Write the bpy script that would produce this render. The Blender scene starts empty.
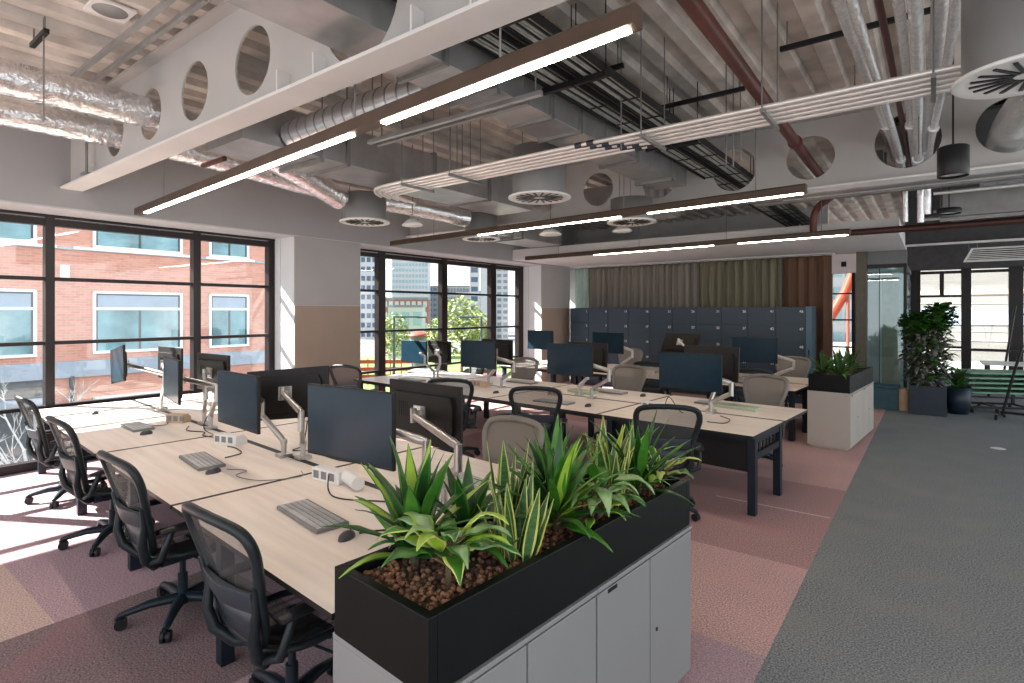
import bpy, math, random
from mathutils import Vector, Matrix
random.seed(7)
PI = math.pi
R = math.radians
C = bpy.context.scene.collection
TH = R(4.4)                       # the building grid is turned 4.4 degrees against the furniture
CT, ST = math.cos(TH), math.sin(TH)
CAMZ = 1.863

def B(x, y, z=0.0):               # building grid -> world
    return Vector((x*CT - y*ST, x*ST + y*CT, z))

# ------------------------------------------------------------------ materials
def new_mat(name):
    m = bpy.data.materials.new(name); m.use_nodes = True
    nt = m.node_tree
    return m, nt, nt.nodes['Principled BSDF']

def mat(name, col, rough=0.5, metal=0.0, vary=0.0, scale=8.0, bump=0.0, spec=0.5, col2=None, coat=0.0, detail=4.0, stretch=None):
    m, nt, b = new_mat(name)
    b.inputs['Roughness'].default_value = rough
    b.inputs['Metallic'].default_value = metal
    b.inputs['Specular IOR Level'].default_value = spec
    b.inputs['Coat Weight'].default_value = coat
    c = (*col, 1)
    b.inputs['Base Color'].default_value = c
    if vary > 0 or bump > 0 or col2:
        tc = nt.nodes.new('ShaderNodeTexCoord')
        n = nt.nodes.new('ShaderNodeTexNoise')
        n.inputs['Scale'].default_value = scale; n.inputs['Detail'].default_value = detail
        src = tc.outputs['Object']
        if stretch:
            mp = nt.nodes.new('ShaderNodeMapping'); mp.inputs['Scale'].default_value = stretch
            nt.links.new(src, mp.inputs['Vector']); src = mp.outputs['Vector']
        nt.links.new(src, n.inputs['Vector'])
        if vary > 0 or col2:
            r = nt.nodes.new('ShaderNodeValToRGB')
            lo = tuple(max(0, v*(1-vary)) for v in col); hi = tuple(min(1, v*(1+vary)) for v in col)
            if col2: lo, hi = col, col2
            r.color_ramp.elements[0].position = 0.32; r.color_ramp.elements[1].position = 0.68
            r.color_ramp.elements[0].color = (*lo, 1); r.color_ramp.elements[1].color = (*hi, 1)
            nt.links.new(n.outputs['Fac'], r.inputs['Fac']); nt.links.new(r.outputs['Color'], b.inputs['Base Color'])
        if bump > 0:
            bp = nt.nodes.new('ShaderNodeBump'); bp.inputs['Strength'].default_value = bump; bp.inputs['Distance'].default_value = 0.02
            nt.links.new(n.outputs['Fac'], bp.inputs['Height']); nt.links.new(bp.outputs['Normal'], b.inputs['Normal'])
    return m

def emit_mat(name, col, strength):
    m, nt, b = new_mat(name)
    b.inputs['Base Color'].default_value = (0.9, 0.9, 0.9, 1)
    b.inputs['Emission Color'].default_value = (*col, 1); b.inputs['Emission Strength'].default_value = strength
    return m

def glass_mat(name, tint=(0.93, 0.97, 0.97), refl=0.06):
    m = bpy.data.materials.new(name); m.use_nodes = True; nt = m.node_tree
    nt.nodes.clear()
    o = nt.nodes.new('ShaderNodeOutputMaterial'); mx = nt.nodes.new('ShaderNodeMixShader')
    t = nt.nodes.new('ShaderNodeBsdfTransparent'); g = nt.nodes.new('ShaderNodeBsdfGlossy')
    t.inputs['Color'].default_value = (*tint, 1); g.inputs['Roughness'].default_value = 0.02
    mx.inputs['Fac'].default_value = refl
    nt.links.new(t.outputs[0], mx.inputs[1]); nt.links.new(g.outputs[0], mx.inputs[2]); nt.links.new(mx.outputs[0], o.inputs['Surface'])
    return m

def mesh_mat(name, col, op=0.6):
    m = bpy.data.materials.new(name); m.use_nodes = True; nt = m.node_tree
    nt.nodes.clear()
    o = nt.nodes.new('ShaderNodeOutputMaterial'); mx = nt.nodes.new('ShaderNodeMixShader')
    t = nt.nodes.new('ShaderNodeBsdfTransparent'); d = nt.nodes.new('ShaderNodeBsdfPrincipled')
    d.inputs['Base Color'].default_value = (*col, 1); d.inputs['Roughness'].default_value = 0.6
    tc = nt.nodes.new('ShaderNodeTexCoord'); w = nt.nodes.new('ShaderNodeTexWave')
    w.inputs['Scale'].default_value = 60.0; w.wave_type = 'BANDS'; w.bands_direction = 'Z'
    nt.links.new(tc.outputs['Object'], w.inputs['Vector'])
    mr = nt.nodes.new('ShaderNodeMapRange'); mr.inputs['To Min'].default_value = op-0.15; mr.inputs['To Max'].default_value = min(1, op+0.15)
    nt.links.new(w.outputs['Fac'], mr.inputs['Value']); nt.links.new(mr.outputs['Result'], mx.inputs['Fac'])
    nt.links.new(t.outputs[0], mx.inputs[1]); nt.links.new(d.outputs[0], mx.inputs[2]); nt.links.new(mx.outputs[0], o.inputs['Surface'])
    return m

def carpet_mat(name, dark, light, tint):
    m, nt, b = new_mat(name)
    b.inputs['Roughness'].default_value = 0.95; b.inputs['Specular IOR Level'].default_value = 0.1
    tc = nt.nodes.new('ShaderNodeTexCoord')
    n = nt.nodes.new('ShaderNodeTexNoise'); n.inputs['Scale'].default_value = 95; n.inputs['Detail'].default_value = 3
    nt.links.new(tc.outputs['Object'], n.inputs['Vector'])
    r = nt.nodes.new('ShaderNodeValToRGB')
    r.color_ramp.elements[0].position = 0.36; r.color_ramp.elements[1].position = 0.64
    r.color_ramp.elements[0].color = (*dark, 1); r.color_ramp.elements[1].color = (*light, 1)
    nt.links.new(n.outputs['Fac'], r.inputs['Fac'])
    n2 = nt.nodes.new('ShaderNodeTexNoise'); n2.inputs['Scale'].default_value = 2.2; n2.inputs['Detail'].default_value = 3
    nt.links.new(tc.outputs['Object'], n2.inputs['Vector'])
    r2 = nt.nodes.new('ShaderNodeValToRGB'); r2.color_ramp.elements[0].position = 0.45; r2.color_ramp.elements[1].position = 0.7
    r2.color_ramp.elements[0].color = (0, 0, 0, 1); r2.color_ramp.elements[1].color = (0.45, 0.45, 0.45, 1)
    nt.links.new(n2.outputs['Fac'], r2.inputs['Fac'])
    mx = nt.nodes.new('ShaderNodeMixRGB'); mx.inputs['Color2'].default_value = (*tint, 1)
    nt.links.new(r2.outputs['Color'], mx.inputs['Fac']); nt.links.new(r.outputs['Color'], mx.inputs['Color1'])
    nt.links.new(mx.outputs['Color'], b.inputs['Base Color'])
    bp = nt.nodes.new('ShaderNodeBump'); bp.inputs['Strength'].default_value = 0.35; bp.inputs['Distance'].default_value = 0.01
    nt.links.new(n.outputs['Fac'], bp.inputs['Height']); nt.links.new(bp.outputs['Normal'], b.inputs['Normal'])
    return m

def brick_mat(name, c1, c2, mortar, scale=1.0):
    m, nt, b = new_mat(name)
    b.inputs['Roughness'].default_value = 0.9
    tc = nt.nodes.new('ShaderNodeTexCoord'); mp = nt.nodes.new('ShaderNodeMapping')
    mp.inputs['Rotation'].default_value = (0, R(90), R(90)) if False else (R(90), 0, R(90))
    sp = nt.nodes.new('ShaderNodeSeparateXYZ'); cb = nt.nodes.new('ShaderNodeCombineXYZ')
    nt.links.new(tc.outputs['Object'], sp.inputs[0])
    ad = nt.nodes.new('ShaderNodeMath'); ad.operation = 'ADD'
    nt.links.new(sp.outputs['X'], ad.inputs[0]); nt.links.new(sp.outputs['Y'], ad.inputs[1])
    nt.links.new(ad.outputs[0], cb.inputs['X']); nt.links.new(sp.outputs['Z'], cb.inputs['Y'])
    br = nt.nodes.new('ShaderNodeTexBrick')
    br.inputs['Color1'].default_value = (*c1, 1); br.inputs['Color2'].default_value = (*c2, 1); br.inputs['Mortar'].default_value = (*mortar, 1)
    br.inputs['Scale'].default_value = scale; br.inputs['Brick Width'].default_value = 0.225; br.inputs['Row Height'].default_value = 0.075
    br.inputs['Mortar Size'].default_value = 0.008
    nt.links.new(cb.outputs[0], br.inputs['Vector']); nt.links.new(br.outputs['Color'], b.inputs['Base Color'])
    return m

M = {}
M['deck'] = mat('deck_concrete', (0.62, 0.565, 0.51), 0.85, vary=0.25, scale=3.0, bump=0.3, detail=8)
M['paint_grey'] = mat('grey_beam_paint', (0.43, 0.415, 0.4), 0.55, vary=0.05, scale=1.5)
M['flange'] = mat('pale_flange_paint', (0.66, 0.64, 0.62), 0.5, vary=0.05, scale=2)
M['bulkhead'] = mat('bulkhead_paint', (0.31, 0.31, 0.315), 0.7, vary=0.04, scale=1.2)
M['soffit'] = mat('soffit_paint', (0.5, 0.5, 0.51), 0.7, vary=0.03, scale=1.5)
M['raft'] = mat('raft_plaster', (0.6, 0.59, 0.585), 0.75, vary=0.03, scale=1.2)
M['pillar_top'] = mat('pillar_plaster', (0.34, 0.335, 0.33), 0.75, vary=0.03, scale=2)
M['pillar_low'] = mat('pillar_taupe', (0.29, 0.225, 0.18), 0.7, vary=0.05, scale=2)
M['pillar_side'] = mat('pillar_side_paint', (0.62, 0.64, 0.66), 0.7, vary=0.03, scale=2)
M['frame'] = mat('bronze_window_frame', (0.014, 0.01, 0.01), 0.35, vary=0.2, scale=4, spec=0.3)
M['glass'] = glass_mat('window_glass', (0.96, 0.98, 0.98), 0.05)
M['tint_glass'] = glass_mat('teal_glass', (0.70, 0.87, 0.90), 0.10)
M['desk'] = mat('desk_laminate', (0.86, 0.755, 0.675), 0.42, vary=0.07, scale=3, stretch=(0.4, 6, 1))
M['desk_edge'] = mat('desk_black_edge', (0.01, 0.008, 0.007), 0.5, vary=0.1)
M['steel_navy'] = mat('dark_navy_steel', (0.01, 0.015, 0.024), 0.4, vary=0.2, scale=5, spec=0.3)
M['chair_frame'] = mat('graphite_chair_plastic', (0.012, 0.018, 0.021), 0.42, vary=0.25, scale=6, spec=0.3)
M['chair_base'] = mat('graphite_chair_base', (0.013, 0.021, 0.03), 0.35, vary=0.2, scale=6, spec=0.3)
M['chair_mesh'] = mesh_mat('dark_chair_mesh', (0.06, 0.06, 0.06), 0.55)
M['chair_frame_grey'] = mat('pale_grey_chair_frame', (0.19, 0.17, 0.15), 0.5, vary=0.1, scale=6)
M['chair_mesh_grey'] = mesh_mat('grey_chair_mesh', (0.215, 0.19, 0.168), 0.88)
M['pad'] = mat('lumbar_pad', (0.022, 0.03, 0.042), 0.45, vary=0.15, scale=6)
M['caster'] = mat('caster_black', (0.012, 0.012, 0.015), 0.45, vary=0.1, spec=0.3)
M['chrome'] = mat('silver_arm_metal', (0.5, 0.48, 0.46), 0.28, 0.85, vary=0.06, scale=10)
M['monitor'] = mat('monitor_black', (0.012, 0.01, 0.009), 0.45, vary=0.15, scale=5, spec=0.25)
M['screen'] = mat('screen_glass', (0.007, 0.024, 0.040), 0.22, vary=0.1, spec=0.22)
M['kb'] = mat('keyboard_grey', (0.2, 0.195, 0.19), 0.5, vary=0.1, scale=10)
M['key'] = mat('key_grey', (0.52, 0.51, 0.505), 0.55, vary=0.1, scale=10)
M['mouse'] = mat('mouse_black', (0.05, 0.05, 0.055), 0.35, vary=0.1)
M['cable'] = mat('black_cable', (0.018, 0.018, 0.02), 0.5, vary=0.1)
M['white'] = mat('white_plastic', (0.78, 0.76, 0.74), 0.45, vary=0.03, scale=5)
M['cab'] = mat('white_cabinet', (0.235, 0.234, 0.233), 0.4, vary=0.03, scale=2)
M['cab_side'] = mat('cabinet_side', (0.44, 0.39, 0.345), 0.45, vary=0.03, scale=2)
M['box'] = mat('black_planter_metal', (0.004, 0.005, 0.005), 0.45, vary=0.15, scale=4, spec=0.2)
M['gravel'] = mat('clay_pebbles', (0.13, 0.045, 0.028), 0.9, col2=(0.5, 0.26, 0.14), scale=60)
M['dirt'] = mat('potting_soil', (0.09, 0.05, 0.035), 0.95, vary=0.4, scale=40)
M['locker'] = mat('locker_navy', (0.013, 0.031, 0.05), 0.42, vary=0.08, scale=2)
M['locker_side'] = mat('locker_end_panel', (0.06, 0.11, 0.15), 0.4, vary=0.05)
M['num'] = mat('locker_number_white', (0.85, 0.85, 0.83), 0.5, vary=0.02)
M['galv'] = mat('galvanised_duct', (0.4, 0.4, 0.4), 0.38, 0.75, vary=0.14, scale=4)
M['galv_dark'] = mat('dull_galvanised', (0.26, 0.255, 0.25), 0.45, 0.6, vary=0.15, scale=5)
M['spiral'] = mat('spiral_duct', (0.62, 0.62, 0.63), 0.3, 0.8, vary=0.1, scale=6)
M['foil'] = mat('crinkled_foil', (0.88, 0.88, 0.89), 0.22, 0.95, vary=0.12, scale=22, bump=0.9)
M['foil_pipe'] = mat('foil_pipe_wrap', (.92, .92, .93), 0.25, 0.55, vary=0.08, scale=22, bump=0.9)
M['conduit'] = mat('steel_conduit', (0.78, 0.75, 0.71), 0.35, 0.5, vary=0.06, scale=8)
M['coupler'] = mat('conduit_coupler', (0.03, 0.04, 0.055), 0.4, 0.3, vary=0.1)
M['tray'] = mat('cable_tray', (0.02, 0.02, 0.022), 0.5, 0.4, vary=0.2)
M['wire'] = mat('grey_green_cables', (0.34, 0.36, 0.33), 0.55, vary=0.2, scale=14)
M['black'] = mat('black_metal', (0.014, 0.014, 0.015), 0.4, vary=0.1, spec=0.3)
M['red_pipe'] = mat('red_oxide_pipe', (0.11, 0.03, 0.022), 0.45, vary=0.2, scale=6)
M['red_dark'] = mat('dark_red_pipe', (0.055, 0.016, 0.012), 0.45, vary=0.2, scale=6)
M['diff'] = mat('diffuser_white', (0.72, 0.71, 0.69), 0.45, vary=0.02)
M['plenum'] = mat('grey_plenum', (0.26, 0.26, 0.26), 0.45, 0.4, vary=0.08, scale=3)
M['lamp_house'] = mat('light_housing', (0.085, 0.056, 0.04), 0.4, 0.3, vary=0.1)
M['lamp'] = emit_mat('lit_diffuser', (1.0, 0.86, 0.70), 17.0)
M['lamp_dim'] = emit_mat('lit_diffuser_white', (1.0, 0.97, 0.92), 2.0)
M['curtain'] = mat('curtain_cloth', (0.2, 0.18, 0.155), 0.9, vary=0.18, scale=3, stretch=(6, 6, 0.3))
M['curtain_green'] = mat('curtain_olive', (0.165, 0.155, 0.105), 0.9, vary=0.18, scale=3, stretch=(6, 6, 0.3))
M['curtain_brown'] = mat('curtain_rust', (0.125, 0.066, 0.04), 0.9, vary=0.18, scale=3, stretch=(6, 6, 0.3))
M['wall'] = mat('white_wall', (0.62, 0.61, 0.60), 0.8, vary=0.03)
M['pot'] = mat('dark_blue_pot', (0.01, 0.02, 0.035), 0.45, vary=0.15)
M['bench_teal'] = mat('teal_bench', (0.025, 0.085, 0.11), 0.6, vary=0.15)
M['wood'] = mat('wood_block', (0.50, 0.36, 0.24), 0.6, vary=0.1, scale=8)
M['green_board'] = mat('green_table_edges', (0.16, 0.34, 0.22), 0.5, vary=0.2, scale=6)
M['leaf'] = mat('leaf_green', (0.018, 0.085, 0.008), 0.38, col2=(0.065, 0.23, 0.02), scale=12)
M['leaf_dark'] = mat('leaf_dark', (0.008, 0.038, 0.008), 0.35, col2=(0.025, 0.1, 0.018), scale=14)
M['leaf_lime'] = mat('leaf_lime', (0.2, 0.36, 0.025), 0.4, col2=(0.36, 0.52, 0.05), scale=10)
M['leaf_yellow'] = mat('leaf_yellow_margin', (0.42, 0.46, 0.08), 0.4, col2=(0.62, 0.62, 0.2), scale=10)
M['leaf_snake'] = mat('snake_leaf', (0.03, 0.085, 0.025), 0.38, col2=(0.085, 0.18, 0.06), scale=26, stretch=(1, 1, 3))
M['leaf_pale'] = mat('leaf_pale', (0.14, 0.27, 0.09), 0.4, col2=(0.33, 0.46, 0.22), scale=14)
M['leaf_far'] = mat('leaf_far', (0.012, 0.04, 0.008), 0.45, col2=(0.045, 0.09, 0.018), scale=14)
M['leaf_grey'] = mat('leaf_grey', (0.07, 0.07, 0.065), 0.5, col2=(0.2, 0.195, 0.19), scale=14)
M['stem'] = mat('plant_stem', (0.13, 0.085, 0.045), 0.8, vary=0.25, scale=20)
M['floor_grey'] = carpet_mat('grey_carpet', (0.11, 0.12, 0.125), (0.33, 0.34, 0.345), (0.27, 0.27, 0.25))
M['pinkA'] = carpet_mat('pink_carpet_light', (0.34, 0.20, 0.19), (0.72, 0.49, 0.46), (0.66, 0.36, 0.36))
M['pinkB'] = carpet_mat('pink_carpet_mid', (0.24, 0.135, 0.135), (0.54, 0.35, 0.34), (0.48, 0.25, 0.26))
M['pinkC'] = carpet_mat('pink_carpet_mauve', (0.30, 0.195, 0.215), (0.60, 0.43, 0.46), (0.52, 0.34, 0.38))
M['pinkD'] = carpet_mat('pink_carpet_dark', (0.13, 0.09, 0.095), (0.34, 0.25, 0.25), (0.36, 0.17, 0.19))
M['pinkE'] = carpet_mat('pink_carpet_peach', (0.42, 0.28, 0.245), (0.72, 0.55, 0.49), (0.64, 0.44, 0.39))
M['seam'] = mat('pale_carpet_seam', (0.62, 0.47, 0.44), 0.9, vary=0.1)
M['brick'] = brick_mat('salmon_brick', (0.56, 0.235, 0.165), (0.66, 0.30, 0.215), (0.55, 0.36, 0.30))
M['stone'] = mat('pale_stone', (0.36, 0.4, 0.46), 0.8, vary=0.06, scale=2)
M['stone_white'] = mat('white_trim', (0.86, 0.85, 0.84), 0.6, vary=0.03)
M['ext_glass'] = mat('outside_window_glass', (0.16, 0.30, 0.33), 0.12, vary=0.35, scale=1.2, col2=None, spec=0.8)
M['ext_glass2'] = mat('outside_window_blind', (0.3, 0.36, 0.44), 0.4, vary=0.08, scale=2)
M['ext_frame'] = mat('outside_window_frame', (0.05, 0.06, 0.075), 0.4, vary=0.1)
M['road'] = mat('asphalt', (0.17, 0.17, 0.175), 0.9, vary=0.25, scale=0.5)
M['pave'] = mat('pale_paving', (0.34, 0.33, 0.31), 0.9, vary=0.15, scale=1.2)
M['lawn'] = mat('grass_verge', (0.12, 0.19, 0.04), 0.95, vary=0.3, scale=0.8)
M['tree_leaf'] = mat('spring_leaf', (0.14, 0.2, 0.04), 0.7, col2=(0.32, 0.36, 0.11), scale=0.9)
M['bark_pale'] = mat('pale_bark', (0.62, 0.60, 0.57), 0.8, vary=0.25, scale=10)
M['tower_blue'] = mat('tower_blue_panels', (0.22, 0.33, 0.35), 0.5, vary=0.1, scale=0.2)
M['tower_white'] = mat('tower_white', (0.4, 0.4, 0.4), 0.6, vary=0.05, scale=0.2)
M['tower_dark'] = mat('tower_window_blue', (0.045, 0.075, 0.13), 0.3, vary=0.2, scale=0.3)
M['tower_grey'] = mat('tower_window_grey', (0.13, 0.16, 0.18), 0.3, vary=0.2, scale=0.3)
M['red_roof'] = mat('red_canopy', (0.28, 0.05, 0.03), 0.6, vary=0.15)
M['orange'] = mat('orange_steel', (0.3, 0.034, 0.008), 0.5, vary=0.2)
M['car_red'] = mat('car_red', (0.45, 0.06, 0.05), 0.3, vary=0.1)
M['car_white'] = mat('car_white', (0.45, 0.45, 0.45), 0.3, vary=0.05)
M['city_brick'] = mat('city_brick', (0.26, 0.11, 0.075), .9, vary=.1, scale=.5)
M['ext_dark'] = mat('shopfront_dark', (0.055, 0.06, 0.07), 0.35, vary=0.3, scale=1)
M['cladding'] = mat('pale_cladding', (0.16, 0.152, 0.142), 0.7, vary=0.06, scale=0.6, stretch=(1, 1, 6))
M['dark_tile'] = mat('dark_ceiling', (0.055, 0.055, 0.057), 0.7, vary=0.2)
M['taupe_wall'] = mat('grey_wall', (0.16, 0.16, 0.165), 0.7, vary=0.05)

# ------------------------------------------------------------------ mesh helper
class MB:
    def __init__(s): s.v = []; s.f = []; s.m = []; s.sm = []
    def add(s, verts, faces, mi=0, smooth=False, mtx=None):
        b = len(s.v)
        for p in verts:
            p = Vector(p)
            s.v.append(mtx @ p if mtx is not None else p)
        for f in faces:
            s.f.append([b+i for i in f]); s.m.append(mi); s.sm.append(smooth)
        return s
    def box(s, x0, x1, y0, y1, z0, z1, mi=0, mtx=None):
        v = [(x0,y0,z0),(x1,y0,z0),(x1,y1,z0),(x0,y1,z0),(x0,y0,z1),(x1,y0,z1),(x1,y1,z1),(x0,y1,z1)]
        return s.add(v, [(3,2,1,0),(4,5,6,7),(0,1,5,4),(1,2,6,5),(2,3,7,6),(3,0,4,7)], mi, False, mtx)
    def cbox(s, c, d, mi=0, mtx=None):
        return s.box(c[0]-d[0]/2, c[0]+d[0]/2, c[1]-d[1]/2, c[1]+d[1]/2, c[2]-d[2]/2, c[2]+d[2]/2, mi, mtx)
    def tube(s, pts, r, n=8, mi=0, cap=True, smooth=True, flat=1.0, mtx=None):
        pts = [Vector(p) for p in pts]; N = len(pts)
        rs = r if isinstance(r, (list, tuple)) else [r]*N
        vs = []; up = None
        for i, p in enumerate(pts):
            a = pts[max(i-1, 0)]; b = pts[min(i+1, N-1)]
            t = (b-a)
            if t.length < 1e-9: t = Vector((0, 0, 1))
            t.normalize()
            if up is None:
                up = Vector((0, 0, 1)) if abs(t.z) < 0.9 else Vector((0, 1, 0))
            sx = t.cross(up)
            if sx.length < 1e-6: sx = t.cross(Vector((1, 0, 0)))
            sx.normalize(); u2 = sx.cross(t).normalized(); up = u2
            for k in range(n):
                a_ = 2*PI*k/n
                vs.append(p + (sx*math.cos(a_) + u2*math.sin(a_)*flat)*rs[i])
        fs = []
        for i in range(N-1):
            for k in range(n):
                k2 = (k+1) % n
                fs.append((i*n+k, i*n+k2, (i+1)*n+k2, (i+1)*n+k))
        s.add(vs, fs, mi, smooth, mtx)
        if cap:
            s.add(vs[:n], [tuple(reversed(range(n)))], mi, False, mtx); s.add(vs[-n:], [tuple(range(n))], mi, False, mtx)
        return s
    def cyl(s, p0, p1, r0, r1=None, n=12, mi=0, cap=True, smooth=True, mtx=None):
        return s.tube([p0, p1], [r0, r0 if r1 is None else r1], n, mi, cap, smooth, 1.0, mtx)
    def lathe(s, prof, n=24, c=(0, 0, 0), mi=0, smooth=True, mtx=None):
        vs = []
        for (r, z) in prof:
            for k in range(n):
                a = 2*PI*k/n; vs.append((c[0]+r*math.cos(a), c[1]+r*math.sin(a), c[2]+z))
        fs = []
        for i in range(len(prof)-1):
            for k in range(n):
                k2 = (k+1) % n
                fs.append((i*n+k, i*n+k2, (i+1)*n+k2, (i+1)*n+k))
        return s.add(vs, fs, mi, smooth, mtx)
    def prism(s, poly, axis, a0, a1, mi=0, mtx=None):
        # poly: 2-D outline; axis 'x' -> poly in (y,z), 'y' -> (x,z), 'z' -> (x,y)
        def P(p, a): return (a, p[0], p[1]) if axis == 'x' else ((p[0], a, p[1]) if axis == 'y' else (p[0], p[1], a))
        n = len(poly); vs = [P(p, a0) for p in poly] + [P(p, a1) for p in poly]
        fs = [tuple(reversed(range(n))), tuple(range(n, 2*n))] + [(i, (i+1) % n, n+(i+1) % n, n+i) for i in range(n)]
        return s.add(vs, fs, mi, False, mtx)
    def build(s, name, mats, parent=None, bevel=0.0, loc=None, rz=0.0):
        me = bpy.data.meshes.new(name)
        me.from_pydata([tuple(v) for v in s.v], [], s.f)
        if not isinstance(mats, (list, tuple)): mats = [mats]
        for m_ in mats: me.materials.append(m_)
        me.polygons.foreach_set('material_index', s.m); me.polygons.foreach_set('use_smooth', s.sm)
        me.update()
        o = bpy.data.objects.new(name, me); C.objects.link(o)
        if loc is not None: o.location = loc
        o.rotation_euler = (0, 0, rz)
        if parent: o.parent = parent
        if bevel > 0:
            bv = o.modifiers.new('bevel', 'BEVEL'); bv.width = bevel; bv.segments = 2; bv.limit_method = 'ANGLE'; bv.angle_limit = R(40)
        return o

def tag(o, label, cat, group=None, kind=None):
    o['label'] = label; o['category'] = cat
    if group: o['group'] = group
    if kind: o['kind'] = kind
    return o

def thing(name, loc, rz, label, cat, group=None):
    o = bpy.data.objects.new(name, None); C.objects.link(o)
    o.empty_display_size = 0.1
    o.location = loc; o.rotation_euler = (0, 0, rz)
    return tag(o, label, cat, group)

def struct(o, label, cat):
    o['kind'] = 'structure'; o['label'] = label; o['category'] = cat
    return o

def dup(root, loc, rz, label, group=None):
    def cp(o, par):
        c = o.copy(); C.objects.link(c)
        if par is not None: c.parent = par
        for ch in [x for x in ALLCH.get(o.name, [])]:
            cp(ch, c)
        return c
    r = cp(root, None); r.location = loc; r.rotation_euler = (0, 0, rz); r['label'] = label
    if group: r['group'] = group
    return r
ALLCH = {}
def freeze(root):
    def rec(o):
        ALLCH[o.name] = list(o.children)
        for c in o.children: rec(c)
    rec(root)

def catmull(pts, n=6):
    out = []; P = [Vector(p) for p in pts]
    for i in range(len(P)-1):
        p0 = P[max(i-1, 0)]; p1 = P[i]; p2 = P[i+1]; p3 = P[min(i+2, len(P)-1)]
        for k in range(n):
            t = k/n
            out.append(0.5*((2*p1) + (p2-p0)*t + (2*p0-5*p1+4*p2-p3)*t*t + (3*p1-p0-3*p2+p3)*t**3))
    out.append(P[-1]); return out

# ================================================================== SETTING (building grid)
XW = -8.45; XB_ = -7.84; ZD = 4.08
def bstruct(mb, name, mats, label, cat, bevel=0.0):
    return struct(mb.build(name, mats, None, bevel, (0, 0, 0), TH), label, cat)

# floor: grey walkway and banded pink carpet, in one slab
f = MB()
xs = [-8.6, -7.0, -5.58, -4.19, -2.8, -1.6, -0.72]
ys = [-3, -2, -1, 1.0, 1.97, 3.21, 4.49, 5.72, 6.7, 8.2, 9.5, 10.8, 12, 20.6]
mi_of = {}
rnd = random.Random(3)
for i in range(len(xs)-1):
    for j in range(len(ys)-1):
        yb = 0.5*(ys[j]+ys[j+1]); xb = 0.5*(xs[i]+xs[i+1])
        mi = rnd.choice([1, 2, 2, 3])
        if xb > -2.8:
            mi = {0: 1, 1: 2, 2: 2, 3: 3, 4: 3, 5: 1, 6: 2, 7: 2, 8: 1, 9: 1, 10: 1, 11: 1, 12: 1}[j]
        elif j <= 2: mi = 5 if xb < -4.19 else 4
        elif j == 3: mi = 3 if xb < -4.19 else 4
        elif j in (4, 5): mi = 3
        f.add([(xs[i], ys[j], 0), (xs[i+1], ys[j], 0), (xs[i+1], ys[j+1], 0), (xs[i], ys[j+1], 0)], [(0, 1, 2, 3)], mi)
f.add([(-0.72, -3, 0), (4.5, -3, 0), (4.5, 20.6, 0), (-0.72, 20.6, 0)], [(0, 1, 2, 3)], 0)
f.box(-8.6, 4.5, -3, 20.6, -0.35, -0.004, 0)
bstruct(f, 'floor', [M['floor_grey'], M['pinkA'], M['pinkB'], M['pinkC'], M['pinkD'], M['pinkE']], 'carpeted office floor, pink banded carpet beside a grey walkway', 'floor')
s = MB(); s.box(-1.75, -0.74, 5.715, 5.735, 0.0005, 0.002)
bstruct(s, 'trim_1', M['seam'], 'thin pale seam strip across the pink carpet by the desk leg', 'carpet seam')

# ribbed concrete deck, ribs running along the building's length
d = MB(); prof = []
x = -8.6
while x < 5.6:
    prof += [(x, ZD), (x+0.12, ZD), (x+0.145, ZD+0.06), (x+0.275, ZD+0.06)]
    x += 0.30
prof.append((x, ZD))
poly = prof + [(x, ZD+0.22), (-8.6, ZD+0.22)]
vs = [(p[0], -3.5, p[1]) for p in prof] + [(p[0], 20.6, p[1]) for p in prof]; n = len(prof)
d.add(vs, [(i, n+i, n+i+1, i+1) for i in range(n-1)])
d.box(-8.6, x, -3.5, 20.6, ZD+0.08, ZD+0.24)
bstruct(d, 'ceiling', M['deck'], 'ribbed bare concrete ceiling deck above the exposed services', 'ceiling')

# perimeter bulkhead, soffit
s = MB(); s.box(-8.05, XB_, -6, 13.2, 3.04, ZD+0.1)
bstruct(s, 'wall_left', M['bulkhead'], 'flat grey bulkhead running above the long window wall', 'bulkhead')
s = MB(); s.box(-8.6, XB_, -6, 13.2, 3.02, 3.045); s.box(-8.6, -8.42, -6, 13.2, 2.97, 3.045)
bstruct(s, 'trim_2', M['soffit'], 'pale soffit strip over the heads of the tall windows', 'soffit')
s = MB(); s.box(-8.66, -8.6, -6, 20.6, 2.985, ZD+0.25); s.box(-9.10, -8.66, -6, 20.6, 2.99, 3.10)  # second box: canopy out of view, added to keep sun off the upper panes
bstruct(s, 'trim_3', M['bulkhead'], 'outer spandrel band and unseen sun canopy above the long window wall', 'spandrel')

# steel frame windows
def window(name, y0, y1, mulls, label, thick=0.10):
    root = struct(bpy.data.objects.new(name, None), label, 'window'); C.objects.link(root)
    root.rotation_euler = (0, 0, TH)
    fr = MB()
    xo, xi = XW-0.08, XW+0.03
    fr.box(xo, xi, y0, y1, 2.89, 2.985); fr.box(xo, xi+0.03, y0, y1, 2.985, 3.018)
    fr.box(xo, xi+0.02, y0, y1, 0.0, 0.10)
    fr.build('frame', M['frame'], root, 0.004)
    for (a, b) in mulls:
        m_ = MB(); m_.box(xo, xi+0.02, a, b, 0.1, 2.99)
        m_.build('mullion', M['frame'], root, 0.006)
    for z in (1.485, 2.255, 0.72):
        m_ = MB(); m_.box(xo+0.02, xi, y0, y1, z-0.022, z+0.022)
        m_.build('transom', M['frame'], root, 0.004)
    g = MB(); g.box(XW-0.03, XW-0.022, y0, y1, 0.1, 2.9)
    g.build('pane', M['glass'], root)
    return root
window('window_1', -6, 4.80, [(-4.9, -4.8), (-3.2, -3.1), (-1.5, -1.4), (0.2, 0.3), (1.915, 2.005), (3.575, 3.675), (4.70, 4.80)], 'tall dark framed window facing the salmon brick building')
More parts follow.
